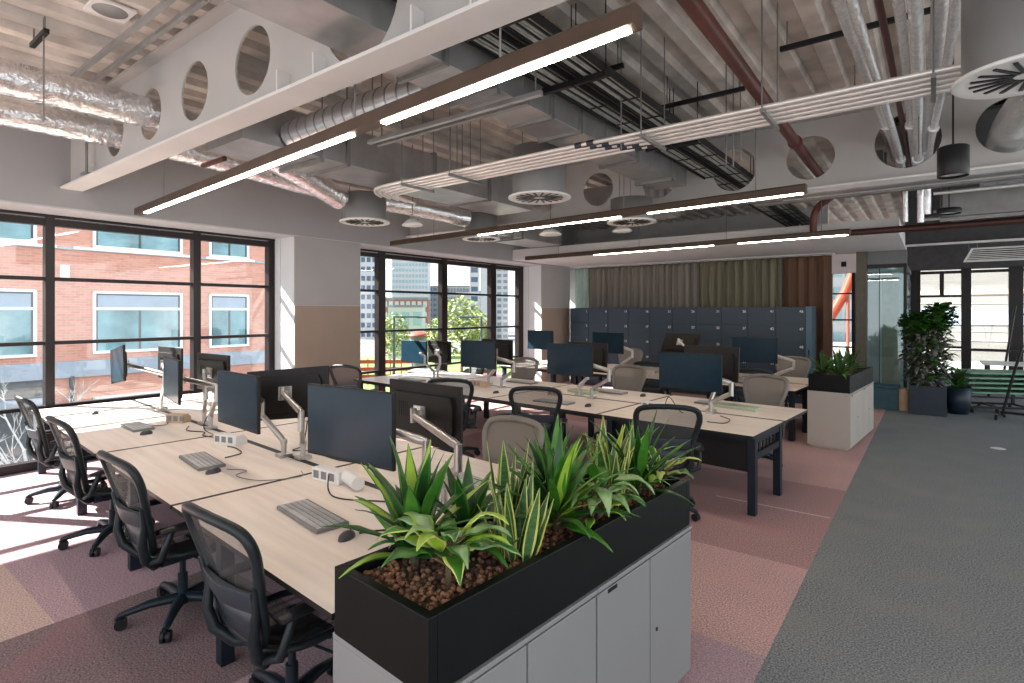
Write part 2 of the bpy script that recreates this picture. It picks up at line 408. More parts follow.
window('window_2', 6.03, 11.57, [(6.03, 6.08), (6.89, 7.06), (8.60, 8.77), (10.26, 10.46), (11.37, 11.57)], 'tall dark framed window looking out over the city towers')

# pillars, boxed in plaster, taupe below a line at 1.95 m
def pillar(name, y0, y1, label):
    p = MB(); p.box(-8.6, XB_, y0+0.012, y1, 0, 3.03, 0)
    o = bstruct(p, name, [M['pillar_side']], label, 'pillar')
    q = MB(); q.box(XB_-0.02, XB_+0.006, y0, y1, 1.96, 3.03); q.build('plaster_panel', M['pillar_top'], o)
    q = MB(); q.box(XB_-0.02, XB_+0.008, y0, y1, 0.0, 1.955); q.build('taupe_panel', M['pillar_low'], o)
    q = MB(); q.box(-8.6, XB_-0.02, y0, y0+0.012, 0, 3.03); q.build('side_panel', M['pillar_side'], o)
    q = MB(); q.box(-8.24, -8.235, y0-0.003, y0, 0, 3.0); q.build('joint_strip', M['pillar_low'], o)
pillar('pillar', 4.80, 6.03, 'plastered pillar between the two tall windows, taupe lower half')
pillar('pillar', 11.57, 12.93, 'plastered pillar beside the curtain and lockers')

# wall behind lockers, far wall
s = MB(); s.box(-8.6, -1.78, 13.42, 13.55, 0, ZD+0.1)
bstruct(s, 'wall_back', M['wall'], 'white wall behind the long curtain', 'wall')
root = struct(bpy.data.objects.new('window_3', None), 'wide far window wall with dark posts and pale building beyond', 'window'); C.objects.link(root); root.rotation_euler = (0, 0, TH)
YF = 20.2
m_ = MB()
m_.box(-8.6, 9, YF-0.05, YF+0.15, 3.06, ZD+0.1); m_.build('head_panel', M['dark_tile'], root)
m_ = MB(); m_.box(-8.6, -2.6, YF-0.04, YF+0.14, 0, 3.06); m_.box(-1.95, -0.7, YF-0.04, YF+0.14, 0, 3.06); m_.build('wall_panel', M['taupe_wall'], root)
for (a, b) in ((-2.62, -2.54), (-2.02, -1.93), (-0.72, -0.30), (0.62, 0.84), (1.62, 1.92), (3.2, 3.5), (4.9, 5.2)):
    m_ = MB(); m_.box(a, b, YF-0.14, YF+0.02, 0, 3.06); m_.build('mullion', M['frame'], root, 0.006)
for (a, b, z, h) in ((-2.54, -2.02, 2.42, .05), (-2.54, -2.02, 1.6, .05), (-2.54, -2.02, .75, .05), (-0.3, 0.62, 2.3, 0.06), (-0.3, .62, .85, .06), (0.84, 1.62, 0.80, 0.07), (1.92, 5, .8, .07), (-0.72, 5, 2.98, 0.08), (-.72, 5, .04, .08)):
    m_ = MB(); m_.box(a, b, YF-0.08, YF, z-h/2, z+h/2); m_.build('transom', M['frame'], root, 0.004)
m_ = MB(); m_.box(0.14, 0.24, YF-0.1, YF, 2.3, 3.02); m_.build('mullion', M['frame'], root)
m_ = MB(); m_.box(-2.6, 9, YF+0.03, YF+0.04, 0, 3.06); m_.build('pane', M['glass'], root)
m_ = MB(); m_.box(-2.6, -1.9, YF-0.12, YF-0.05, 3.06, 3.7); m_.box(-2.30, -2.16, YF-.125, YF-.1, 3.26, 3.42, 1); m_.build('grille_panel', [M['raft'], M['black']], root)

# plaster raft in front of curtain
s = MB(); s.box(-7.83, -0.42, 10.35, 13.4, 3.06, 3.30); s.box(-7.83, -1.66, 12.9, 13.12, 3.04, 3.06)
bstruct(s, 'ceiling_raft', M['raft'], 'lowered white plaster ceiling in front of the curtain', 'ceiling')

s = MB(); s.box(-0.42, 5.4, 7.7, 20.1, 3.985, 4.02)  # thin dark sheet set just below the ribbed deck
bstruct(s, 'ceiling_dark', [M['dark_tile']], 'dark panel below the deck of the far right ceiling', 'ceiling')
# castellated beams
def web_with_holes(mb, y, t, x0, x1, z0, z1, holes, n=28):
    edges = [x0]
    hs = sorted(holes)
    for a, b in zip(hs[:-1], hs[1:]): edges.append(0.5*((a[0]+a[2]) + (b[0]-b[2])))
    edges.append(x1)
    for k, (hx, hz, r) in enumerate(hs):
        xa, xb = edges[k], edges[k+1]
        angs = sorted(set([2*PI*i/n for i in range(n)] + [math.atan2(zz-hz, xx-hx) % (2*PI) for xx in (xa, xb) for zz in (z0, z1)]))
        ci = []; co = []
        for a in angs:
            ca, sa = math.cos(a), math.sin(a)
            ts = []
            if abs(ca) > 1e-9: ts.append(((xb if ca > 0 else xa)-hx)/ca)
            if abs(sa) > 1e-9: ts.append(((z1 if sa > 0 else z0)-hz)/sa)
            tt = min(ts)
            ci.append((hx+r*ca, hz+r*sa)); co.append((hx+tt*ca, hz+tt*sa))
        N = len(angs)
        for yy, fl in ((y-t/2, False), (y+t/2, True)):
            vs = [(p[0], yy, p[1]) for p in ci] + [(p[0], yy, p[1]) for p in co]
            fs = [(i, (i+1) % N, N+(i+1) % N, N+i) for i in range(N)]
            if not fl: fs = [tuple(reversed(q)) for q in fs]
            mb.add(vs, fs)
        vs = [(p[0], y-t/2, p[1]) for p in ci] + [(p[0], y+t/2, p[1]) for p in ci]
        mb.add(vs, [(i, N+i, N+(i+1) % N, (i+1) % N) for i in range(N)])
ZF = 3.25
def beam(y, x0, x1, holes, stiff, label, zf=ZF, hw=0.105, wm='paint_grey'):
    w = MB(); web_with_holes(w, y, 0.016, x0, x1, zf+0.02, ZD, holes)
    w.box(x0, x1, y-hw, y+hw, ZD-0.03, ZD-0.005)
    o = bstruct(w, 'beam', M[wm], label, 'beam')
    fl = MB(); fl.box(x0, x1, y-hw, y+hw, zf, zf+0.022); fl.build('bottom_flange', M['flange'], o)
    if stiff:
        st = MB()
        for sx in stiff: st.box(sx-0.006, sx+0.006, y-hw+0.01, y-0.008, zf+0.022, zf+0.16)
        st.build('stiffener_plates', M['flange'], o)
beam(2.02, XB_, 7, [(-6.46, 3.63, .23), (-5.59, 3.63, .23), (-4.72, 3.63, .235), (-3.82, 3.63, .24), (-2.62, 3.62, .33), (-1.2, 3.63, .24), (-.22, 3.64, .36), (.8, 3.63, .24)], [-3.35, -2.95, -2.1, -1.7, -1.3], 'broad pale steel beam with round holes crossing the top of the picture')
beam(7.17, XB_, 7, [(-6.58, 3.63, .23), (-5.73, 3.63, .23), (-4.8, 3.63, .23), (-3.87, 3.63, .24), (-2.95, 3.63, .24), (-1.97, 3.62, .26), (-1.13, 3.63, .25), (-0.22, 3.66, .29), (0.6, 3.66, .27), (1.6, 3.66, .25)], [], 'grey perforated steel beam behind the conduits, its round holes passing pipes')
beam(12.75, -0.42, 7, [(0.4, 3.6, .2), (1.4, 3.6, .2)], [], 'far dark steel beam above the potted plant', 3.08, .105, 'dark_tile')

# ================================================================== FURNITURE (world grid)
ZT = 0.73
def desktop_mb(x0, x1, y0, y1):
    m_ = MB()
    m_.add([(x0,y0,ZT),(x1,y0,ZT),(x1,y1,ZT),(x0,y1,ZT)], [(0,1,2,3)], 0)
    z = ZT-0.026
    m_.add([(x0,y0,z),(x1,y0,z),(x1,y1,z),(x0,y1,z),(x0,y0,ZT),(x1,y0,ZT),(x1,y1,ZT),(x0,y1,ZT)],
           [(3,2,1,0),(0,1,5,4),(1,2,6,5),(2,3,7,6),(3,0,4,7)], 1)
    return m_
def bench(joints, y0, y1, yc, label, legs, grp):
    x0, x1 = joints[0], joints[-1]
    root = thing('bench_desk', (0.5*(x0+x1), 0.5*(y0+y1), 0), 0, label, 'desk', grp)
    ox, oy = 0.5*(x0+x1), 0.5*(y0+y1)
    g = 0.017
    for a, b in zip(joints[:-1], joints[1:]):
        for (p, q) in ((y0, yc-0.020), (yc+0.032, y1)):
            desktop_mb(a+g-ox, b-g-ox, p-oy, q-oy).build('desktop', [M['desk'], M['desk_edge']], root)
    c = MB(); c.box(x0-ox+.02, x1-ox-.02, yc-0.03-oy, yc+0.04-oy, 0.56, 0.7035); c.box(x0-ox+.02, x1-ox-.02, yc-0.018-oy, yc+0.030-oy, 0.70, 0.727); c.build('cable_channel', M['desk_edge'], root)
    for a in joints[1:-1]:
        js = MB(); js.box(a-g-ox, a+g-ox, y0+.005-oy, y1-.005-oy, .704, .727); js.build('joint_strip', M['desk_edge'], root)
    for a in joints[1:-1]:
        jb = MB(); jb.box(a-.02-ox, a+.02-ox, y0+.03-oy, y1-.03-oy, 0.675, 0.7035); jb.build('cross_beam', M['steel_navy'], root)
    for yy in (y0+0.055, y1-0.055):
        b_ = MB(); b_.box(x0+.05-ox, x1-.05-ox, yy-.02-oy, yy+.02-oy, 0.672, 0.7035); b_.build('edge_rail', M['steel_navy'], root)
    for (lx, ly) in legs:
        l_ = MB(); l_.box(lx-.035-ox, lx+.035-ox, ly-.035-oy, ly+.035-oy, 0, 0.7035); l_.build('leg', M['steel_navy'], root, 0.003)
    return root, ox, oy
J1 = [-8.38, -7.18, -5.41, -3.64, -1.87]
def legs_for(js, y0, y1, yc):
    out = []
    for x in js: out += [(x, y0+.09), (x, yc-.10), (x, yc+.11), (x, y1-.09)]
    return out
bench(J1, 1.11, 3.02, 2.10, 'long oak-topped bench desk nearest, running back from the front planter', [(x, 1.2) for x in (-8.3, -6.35, -4.72, -3.1, -1.93)] + [(x, y) for x in (-8.3, -6.35, -4.72, -3.45, -1.93) for y in (2.0, 2.21, 2.93)], 'rows of bench desks')
J2 = [-8.2, -6.73, -5.05, -3.37, -1.69]
r2, ox2, oy2 = bench(J2, 5.22, 7.08, 6.16, 'middle bench desk whose open dark leg frame ends by the pink carpet', [(-1.73, 5.27), (-1.73, 6.02)] + legs_for([-8.12, -6.80, -4.62, -3.25], 5.22, 7.08, 6.16), 'rows of bench desks')
b_ = MB(); b_.box(-1.755-ox2, -1.705-ox2, 5.3-oy2, 5.99-oy2, 0.50, 0.56); b_.box(-1.755-ox2, -1.705-ox2, 5.3-oy2, 5.99-oy2, 0.655, 0.703); b_.build('end_rail', M['steel_navy'], r2)
b_ = MB()
for k in range(6): b_.box(-1.745-ox2, -1.735-ox2, 5.36+k*.11-oy2, 5.42+k*.11-oy2, 0.56, 0.66)
b_.build('end_panel', M['black'], r2)
b_ = MB(); b_.box(-3.3-ox2, -1.8-ox2, 5.36-oy2, 5.40-oy2, 0.36, 0.66); b_.build('cable_tray', M['black'], r2)
J3 = [-8.0, -6.4, -4.9, -3.4, -2.22]
bench(J3, 8.58, 10.42, 9.5, 'farthest bench desk in front of the navy lockers', legs_for([-7.9, -6.6, -5.0, -3.5, -2.3], 8.58, 10.42, 9.5), 'rows of bench desks')

# ------------------------------------------------------------------ task chairs (sitter faces +Y)
def back_pt(x, v):                       # v: height, x: half-width coordinate -> 3-D on the curved back
    y = -0.215 - 0.27*(v-0.46) + 0.45*x*x + 0.10*max(0, (v-0.80))**1.0*-0.6
    return Vector((x, y, v))
OUT = [(0.0, .475), (.115, .485), (.165, .53), (.195, .62), (.215, .72), (.245, .82), (.268, .91), (.262, .975), (.225, 1.015), (.13, 1.035), (0.0, 1.042)]
def chair(frame, mesh, label):
    root = thing('office_chair', (0, 0, 0), 0, label, 'chair', None)
    # back
    half = [(p.x, p.y) for p in catmull([(a, b, 0) for a, b in OUT], 4)]
    ring = half + [(-a, b) for a, b in reversed(half[1:-1])]
    pts = [back_pt(a, b) for a, b in ring]
    br = MB(); br.tube(pts + [pts[0], pts[1]], 0.022, 10, 0, False, True, 1.2); bro = br.build('back_frame', frame, root)
    hs = [h for h in half]
    vs = []; fs = []
    K = 8
    for (a, b) in hs:
        for k in range(K+1):
            u = -1+2*k/K; q = back_pt(a*u, b); q.y += 0.0; vs.append(q)
    for i in range(len(hs)-1):
        for k in range(K): fs.append((i*(K+1)+k, i*(K+1)+k+1, (i+1)*(K+1)+k+1, (i+1)*(K+1)+k))
    mm = MB(); mm.add(vs, fs, 0, True); mm.build('back_mesh', mesh, root)
    lp = MB()
    for z0, z1, th in ((0.655, 0.745, 0.022),):
        va = []
        for zz in (z0, z1):
            for k in range(9):
                u = -0.20+0.40*k/8; q = back_pt(u, zz); va.append((q.x, q.y-0.012, q.z))
            for k in range(9):
                u = 0.20-0.40*k/8; q = back_pt(u, zz); va.append((q.x, q.y-0.012-th*(1.6-4*abs(u)), q.z))
        fs = [tuple(range(17, -1, -1)), tuple(range(18, 36))] + [(i, (i+1) % 18, 18+(i+1) % 18, 18+i) for i in range(18)]
        lp.add(va, fs, 0, True)
    lp.build('lumbar_pad', M['pad'], root, 0.004)
    sp = MB()
    for sx in (-1, 1):
        sp.tube([(sx*.05, -.10, .39), (sx*.13, -.20, .40), (sx*.185, -.262, .47), (sx*.20, -.285, .56), back_pt(sx*.205, .66)-Vector((0, .025, 0)), back_pt(sx*.235, .78)-Vector((0, .02, 0))], [.024, .026, .027, .024, .018, .013], 8)
    sp.build('back_support', frame, root)
    # seat
    lo_ = MB(); va = []
    for zz, hw_ in ((.49, .13), (.56, .165), (.64, .185)):
        for k in range(7):
            u = -hw_+2*hw_*k/6; q = back_pt(u, zz); va.append((q.x, q.y-.018, q.z))
    lo_.add(va, [(j*7+k, j*7+k+1, (j+1)*7+k+1, (j+1)*7+k) for j in range(2) for k in range(6)], 0, True)
    lw_ = lo_.build('lower_back_pad', M['pad'], root); sd_ = lw_.modifiers.new('thick', 'SOLIDIFY'); sd_.thickness = .012
    so = []
    for k in range(28):
        a = 2*PI*k/28; ca, sa = math.cos(a), math.sin(a)
        ex = 2.6
        so.append((0.245*math.copysign(abs(ca)**(2/ex), ca), 0.02+0.225*math.copysign(abs(sa)**(2/ex), sa)))
    def sz(x, y): return 0.445 + 0.012*(x/0.245)**2 - 0.10*max(0, y-0.13)**1.2*1.5 + 0.03*max(0, -0.1-y)
    st = MB(); sp_ = [Vector((a, b, sz(a, b))) for a, b in so]
    st.tube(sp_ + [sp_[0], sp_[1]], 0.02, 8, 0, False, True, 0.8); st.build('seat_frame', frame, root)
    sm = MB(); vs = [Vector((0, .02, sz(0, .02)-.012))]
    for rr in (0.4, 0.75, 1.0):
        for a, b in so: vs.append(Vector((a*rr, .02+(b-.02)*rr, sz(a*rr, .02+(b-.02)*rr)-.012*(1-rr))))
    fs = [(0, 1+k, 1+(k+1) % 28) for k in range(28)]
    for j in range(2):
        for k in range(28): fs.append((1+j*28+k, 1+(j+1)*28+k, 1+(j+1)*28+(k+1) % 28, 1+j*28+(k+1) % 28))
    sm.add(vs, fs, 0, True); sm.build('seat', mesh, root)
    # mechanism, lift, arms
    me = MB(); me.cbox((0, -.02, .385), (.17, .26, .06)); me.cbox((0, .10, .40), (.36, .05, .03)); me.cbox((0, -.13, .40), (.30, .05, .03)); me.tube([(-.09, 0, .385), (-.27, .03, .385)], .008, 6); me.tube([(.09, 0, .385), (.27, .03, .385)], .008, 6)
    me.build('tilt_mechanism', M['chair_base'], root, 0.006)
    gl = MB(); gl.cyl((0, 0, .10), (0, 0, .25), .028); gl.cyl((0, 0, .25), (0, 0, .36), .018); gl.build('gas_lift', M['chair_base'], root)
    for sx in (-1, 1):
        ar = MB()
        ar.tube([(sx*.19, -.235, .45), (sx*.275, -.215, .48), (sx*.285, -.19, .56), (sx*.285, -.165, .625)], [.018, .02, .019, .017], 8)
        ao = ar.build('arm_post', frame, root)
        pd = MB(); pts = [(sx*.285, -.22, .632), (sx*.287, -.15, .640), (sx*.283, 0, .642), (sx*.272, .07, .636)]
        pd.tube(pts, [.028, .043, .045, .03], 10, 0, True, True, 0.38); pd.build('arm_pad', M['caster'], ao)
    ba = MB(); ba.cyl((0, 0, .075), (0, 0, .125), .048, .04, 14)
    bo = None
    ends = []
    for k in range(5):
        a = R(90+72*k+18); ca, sa = math.cos(a), math.sin(a)
        ba.tube([(0.02*ca, .02*sa, .105), (.17*ca, .17*sa, .108), (.30*ca, .30*sa, .085), (.325*ca, .325*sa, .078)], [.038, .032, .024, .018], 8, 0, True, True, 0.8)
        ends.append((ca, sa))
    bo = ba.build('star_base', M['chair_base'], root)
    for ca, sa in ends:
        cs = MB(); cx, cy = .325*ca, .325*sa
        for o_ in (-.016, .016):
            cs.cyl((cx-sa*(o_-.010)-.012*ca, cy+ca*(o_-.010)-.012*sa, .033), (cx-sa*(o_+.010)-.012*ca, cy+ca*(o_+.010)-.012*sa, .033), .033, .033, 14)
        cs.cyl((cx, cy, .03), (cx, cy, .082), .009); cs.cbox((cx, cy, .055), (.03, .03, .03))
        cs.build('caster', M['caster'], bo)
    return root
ch_dark = chair(M['chair_frame'], M['chair_mesh'], '-'); freeze(ch_dark)
ch_grey = chair(M['chair_frame_grey'], M['chair_mesh_grey'], '-'); freeze(ch_grey)
used = set()
def put_chair(proto, x, y, deg, label, group):
    if proto.name not in used:
        used.add(proto.name); proto.location = (x, y, 0); proto.rotation_euler = (0, 0, R(deg)); proto['label'] = label; proto['group'] = group; return proto
    return dup(proto, (x, y, 0), R(deg), label, group)
GA, GB, GC_, GD = 'chairs on the near side of the nearest bench', 'chairs along the middle bench facing the lockers', 'pale mesh chairs on the far sides of the benches', 'chairs at the farthest bench'
put_chair(ch_dark, -2.45, 1.24, 4, 'dark mesh office chair nearest the planter, cut off by the bottom edge', GA)
put_chair(ch_dark, -3.80, 1.22, 3, 'dark office chair second from the planter, its star base on dark carpet', GA)
put_chair(ch_dark, -5.44, 1.23, 3, 'dark office chair third from the planter, at the edge of the sunlit floor', GA)
put_chair(ch_dark, -7.00, 1.23, 4, 'dark office chair farthest from the planter, tucked against the window', GA)
put_chair(ch_dark, -2.37, 4.82, 30, 'black mesh chair at the middle bench nearest its open end', GB)
put_chair(ch_dark, -3.98, 4.95, 32, 'black mesh chair at the middle bench, seen above the pale rounded chair back', GB)
put_chair(ch_dark, -5.22, 4.80, 36, 'black chair at the middle bench, half hidden behind the tilted monitor back', GB)
put_chair(ch_dark, -7.62, 4.95, 20, 'small dark chair at the window end of the middle bench', GB)
put_chair(ch_grey, -2.77, 2.82, 182, 'pale rounded mesh chair facing us behind the front planter', GC_)
put_chair(ch_grey, -2.32, 7.10, 172, 'grey rounded chair behind the middle bench nearest its open end', GC_)
put_chair(ch_grey, -4.22, 7.08, 180, 'grey rounded chair behind the middle bench, centre of the row', GC_)
put_chair(ch_grey, -6.25, 7.08, 184, 'grey rounded chair behind the middle bench, left of the centre monitor', GC_)
put_chair(ch_dark, -7.52, 7.12, 165, 'dark chair at the far window corner of the middle bench', GB)
put_chair(ch_dark, -4.36, 8.52, 12, 'black rimmed chair at the farthest bench beside a grey rounded back', GD)
put_chair(ch_dark, -2.80, 8.45, 20, 'black rimmed chair at the farthest bench under the rightmost far monitor', GD)
put_chair(ch_grey, -6.10, 10.45, 180, 'grey chair back behind the farthest bench against navy lockers', GC_)
put_chair(ch_grey, -2.86, 10.45, 176, 'brownish chair back behind the farthest bench near the end locker', GC_)

# ------------------------------------------------------------------ monitors on silver arms
PW, PH = 0.69, 0.40
def panel_meshes():
    c = MB(); c.box(-PW/2, PW/2, 0.0, 0.022, -PH/2, PH/2)
    co = c.build('casing', M['monitor'], None, 0.004)
    h = MB(); h.prism([(-.27, -.15), (.27, -.15), (.29, -.08), (.29, .08), (.27, .13), (-.27, .13), (-.29, .08), (-.29, -.08)], 'y', 0.02, 0.045)
    for k in range(5): h.box(.12+k*.022, .128+k*.022, .044, .048, -.03, .07)
    ho = h.build('back_cover', M['monitor'], None, 0.004)
    s_ = MB(); s_.box(-PW/2+.007, PW/2-.007, -.003, 0.001, -PH/2+.016, PH/2-.007); so = s_.build('screen', M['screen'])
    m_ = MB(); m_.cbox((0, .05, 0), (.11, .014, .11)); m_.cyl((0, .055, 0), (0, .09, 0), .03, .025, 14); mo = m_.build('mount_plate', M['chrome'], None, 0.003)
    lst = []
    for o in (co, ho, so, mo): C.objects.unlink(o); lst.append(o)
    return lst
PAN = panel_meshes()
def monitor(base, cen, rz, elbow, label, group, tilt=0.0, roll=0.0, far=False):
    """base: clamp on the desk; cen: centre of the panel; far: screen faces away from us."""
    root = thing('monitor', (base[0], base[1], ZT), 0, label, 'monitor', group)
    ang = R(rz) + (PI if far else 0)
    rot = Matrix.Rotation(ang, 4, 'Z') @ Matrix.Rotation(R(tilt), 4, 'X') @ Matrix.Rotation(R(roll), 4, 'Y')
    rel = Vector((cen[0]-base[0], cen[1]-base[1], cen[2]-ZT))
    for p in PAN:
        o = p.copy(); C.objects.link(o); o.parent = root
        o.location = rel; o.rotation_euler = rot.to_euler()
    head = rel + rot.to_3x3() @ Vector((0, 0.10, 0))
    el = Vector((elbow[0], elbow[1], elbow[2]-ZT))
    cl = MB(); cl.cbox((0, 0, .012), (.09, .10, .024)); cl.cyl((0, 0, .02), (0, 0, .10), .020, .020, 12); cl.cyl((0, 0, .10), (0, 0, .135), .026, .026, 14); cl.build('clamp_base', M['chrome'], root, 0.002)
    lo = MB(); a = Vector((0, 0, .12)); b = Vector((el.x, el.y, el.z-.07))
    lo.tube([a, a+(b-a)*.12, b-(b-a)*.12, b], [.017, .021, .019, .017], 8, 0, True, True, 1.25)
    lo.cyl((el.x, el.y, el.z-.10), (el.x, el.y, el.z+.05), .024, .024, 12); lo.build('lower_arm', M['chrome'], root)
    up = MB(); a = Vector((el.x, el.y, el.z+.04))
    up.tube([a, a+(head-a)*.1, a+(head-a)*.88, head], [.018, .022, .020, .016], 8, 0, True, True, 1.25); up.cyl(head-Vector((0, 0, .045)), head+Vector((0, 0, .045)), .022, .022, 12)
    up.build('upper_arm', M['chrome'], root)
    return root
G1, G2, G3 = 'monitors on the nearest bench', 'monitors on the middle bench', 'monitors on the farthest bench'
monitor((-2.62, 2.09), (-2.66, 1.66, 1.25), 8, (0.22, -0.10, 1.10), 'large dark screen facing us nearest the planter, first of the front row', G1)
monitor((-4.22, 2.07), (-4.19, 1.70, 1.215), 0, (-0.16, -0.10, 1.12), 'dark screen facing us second from the planter', G1)
monitor((-5.75, 2.09), (-5.86, 1.78, 1.225), -7, (0.20, -0.02, 1.12), 'narrow looking dark screen third from the planter', G1)
monitor((-7.20, 2.09), (-7.60, 1.76, 1.25), -3, (0.12, 0.0, 1.12), 'tilted dark screen at the window end, seen before the brick building', G1, 0, -8)
monitor((-2.42, 2.14), (-2.83, 2.34, 1.20), 2, (0.16, -0.04, 1.08), 'black monitor back with silver arm right of the largest screen', G1, 0, 0, True)
monitor((-4.05, 2.14), (-4.33, 2.16, 1.20), 36, (0.16, -0.10, 1.08), 'monitor back turned askew between the two nearest screens', G1, 12, 5, True)
monitor((-6.05, 2.14), (-6.45, 2.38, 1.20), 6, (0.20, -0.06, 1.10), 'black monitor back with silver arm right of the dark window post', G1, 0, 0, True)
monitor((-7.35, 2.14), (-7.75, 2.36, 1.22), 4, (0.18, 0.0, 1.10), 'far monitor back near the window, mostly hidden by a narrow screen', G1, 0, 0, True)
monitor((-2.45, 6.10), (-2.55, 5.76, 1.215), 3, (0.24, -.04, 1.05), 'navy screen at the open end of the middle bench', G2)
monitor((-4.02, 6.10), (-4.14, 5.76, 1.25), 2, (0.28, -.04, 1.08), 'navy screen in the centre of the middle bench', G2)
monitor((-5.62, 6.10), (-5.78, 5.76, 1.235), 2, (0.28, -.04, 1.08), 'green tinted screen of the middle bench in front of the second window', G2)
monitor((-7.15, 6.10), (-7.95, 6.30, 1.14), 2, (-.3, .05, 1.05), 'black screen at the window end of the middle bench', G2)
monitor((-2.50, 6.22), (-2.62, 6.52, 1.25), -4, (0.02, .08, 1.05), 'monitor back showing above the navy screen at the open end', G2, 6, 0, True)
monitor((-4.30, 6.22), (-4.36, 6.50, 1.23), -3, (0.1, .05, 1.05), 'monitor back peeking from behind the centre navy screen', G2, 4, 0, True)
monitor((-6.00, 6.22), (-6.05, 6.48, 1.22), -3, (0.1, .05, 1.05), 'monitor back peeking from behind the green tinted screen', G2, 0, 0, True)
monitor((-7.20, 6.22), (-7.52, 6.55, 1.14), -6, (0.0, .05, 1.05), 'black monitor back at the window end of the middle bench', G2, 0, 0, True)
monitor((-7.1, 9.46), (-7.38, 9.22, 1.26), 0, (0.25, -.04, 1.08), 'navy screen of the farthest bench in front of the striped sunlit pillar', G3)
monitor((-5.55, 9.46), (-5.72, 9.22, 1.26), 0, (0.25, -.04, 1.08), 'navy screen of the farthest bench against the left lockers', G3)
monitor((-2.75, 9.46), (-3.00, 9.22, 1.245), 3, (0.28, -.04, 1.05), 'black screen of the farthest bench below the right lockers', G3)
monitor((-4.25, 9.54), (-4.42, 9.62, 1.28), -2, (0.1, .05, 1.05), 'tipped monitor with a tan lit top edge before the lockers', G3, 30, 0, True)

# ------------------------------------------------------------------ desk things
def keyboard_mesh():
    k = MB(); k.box(-.225, .225, -.08, .08, 0.0, .018)
    a = k.build('body', M['kb'], None, .004)
    q = MB()
    for r in range(5):
        for c_ in range(15):
            if r == 0 and 4 <= c_ <= 9: continue
            q.box(-.213+c_*.0285, -.213+c_*.0285+.0215, -.068+r*.028, -.068+r*.028+.0205, .016, .021)
    q.box(-.099, .068, -.068, -.045, .016, .021)
    b = q.build('keys', M['key'])
    C.objects.unlink(a); C.objects.unlink(b); return a, b
KB = keyboard_mesh()
def keyboard(x, y, deg, label):
    r = thing('keyboard', (x, y, ZT), R(deg), label, 'keyboard', 'keyboards on the benches')
    for p in KB:
        o = p.copy(); C.objects.link(o); o.parent = r; o.scale = (1.14, 1.14, 1.14)
mo = MB()
mo.lathe([(0.0, .034), (.018, .032), (.03, .022), (.034, .008), (.034, 0)], 18)
for i, v in enumerate(mo.v): mo.v[i] = Vector((v.x*.95, v.y*1.6, v.z))
mo.box(-.003, .003, .02, .035, .026, .034)
MOUSE = mo.build('mouse', M['mouse']); C.objects.unlink(MOUSE)
def mouse(x, y, deg, label):
    o = MOUSE.copy(); C.objects.link(o); o.location = (x, y, ZT+.0005); o.rotation_euler = (0, 0, R(deg))
    tag(o, label, 'mouse', 'computer mice on the benches')
keyboard(-2.86, 1.56, -4, 'pale keyboard on the nearest desk beside the planter')
keyboard(-4.52, 1.58, -4, 'grey keyboard on the second desk from the planter')
keyboard(-6.36, 1.63, 0, 'grey keyboard on the third desk from the planter')
keyboard(-2.70, 2.56, -6, 'keyboard across the desk gap, behind the planter leaves')
keyboard(-4.20, 5.52, 4, 'keyboard in front of the centre screen of the middle bench')
keyboard(-2.62, 6.72, 0, 'keyboard behind the open end screen of the middle bench')
keyboard(-4.15, 6.72, 0, 'keyboard behind the centre screen of the middle bench')
keyboard(-5.75, 6.72, 0, 'keyboard behind the green tinted screen')
keyboard(-7.30, 5.75, 0, 'keyboard at the window end of the middle bench')
keyboard(-2.95, 9.02, 0, 'keyboard under the black screen of the farthest bench')
mouse(-2.46, 1.53, 20, 'black mouse beside the pale keyboard nearest the planter')
mouse(-4.16, 1.53, 10, 'black mouse beside the keyboard of the second desk')
mouse(-5.93, 1.60, 14, 'black mouse beside the keyboard of the third desk')
mouse(-7.52, 1.54, 60, 'black mouse alone on the sunlit window desk')
mouse(-2.30, 2.44, 0, 'dark mouse across the gap, behind the planter leaves')
mouse(-3.50, 2.55, 40, 'dark mouse on the far desk behind the tangled cables')
mouse(-3.72, 5.56, 0, 'black mouse in front of the centre screen of the middle bench')
mouse(-2.33, 5.50, 10, 'brown looking mouse at the open end of the middle bench')
mouse(-5.28, 5.62, 0, 'black mouse near the joint left of the black mesh chair')
mouse(-2.65, 9.0, 0, 'small dark mouse on the farthest bench')
mouse(-3.62, 6.72, 0, 'small mouse behind the centre screen of the middle bench')
def socket_box(x, y, deg, label, l=.26, col='white'):
    r = thing('socket_box', (x, y, ZT), R(deg), label, 'socket box', 'desk socket boxes')
    m_ = MB(); m_.prism([(-.06, 0), (.06, 0), (.06, .05), (.02, .085), (-.06, .085)], 'x', -l/2, l/2); m_.build('housing', M[col], r, .004)
    q = MB()
    for k in range(3): q.box(-l/2+.02+k*.075, -l/2+.07+k*.075, -.062, -.058, .02, .07)
    q.build('socket_face', M['kb'], r)
socket_box(-3.38, 1.99, 10, 'white socket box on the desk below the largest dark screen')
socket_box(-4.98, 1.97, 20, 'white socket box below the second screen from the planter')
socket_box(-6.35, 2.0, 30, 'tan socket box between the second and third screens', .2, 'wood')
socket_box(-5.95, 5.98, 0, 'tan box under the green tinted screen', .34, 'wood')
socket_box(-3.05, 5.95, 10, 'white socket box left of the open end screen', .3)
socket_box(-4.55, 6.0, 0, 'small box left of the centre screen base', .16, 'wood')
socket_box(-7.6, 9.25, 0, 'white socket box on the farthest bench by the pillar', .3)
socket_box(-4.9, 9.1, 0, 'white box on the farthest bench beside the black chair', .4)
m_ = MB(); m_.cyl((-.12, 0, .045), (.12, 0, .045), .042, .042, 18); m_.cyl((-.125, 0, .045), (-.12, 0, .045), .034, .034, 18)
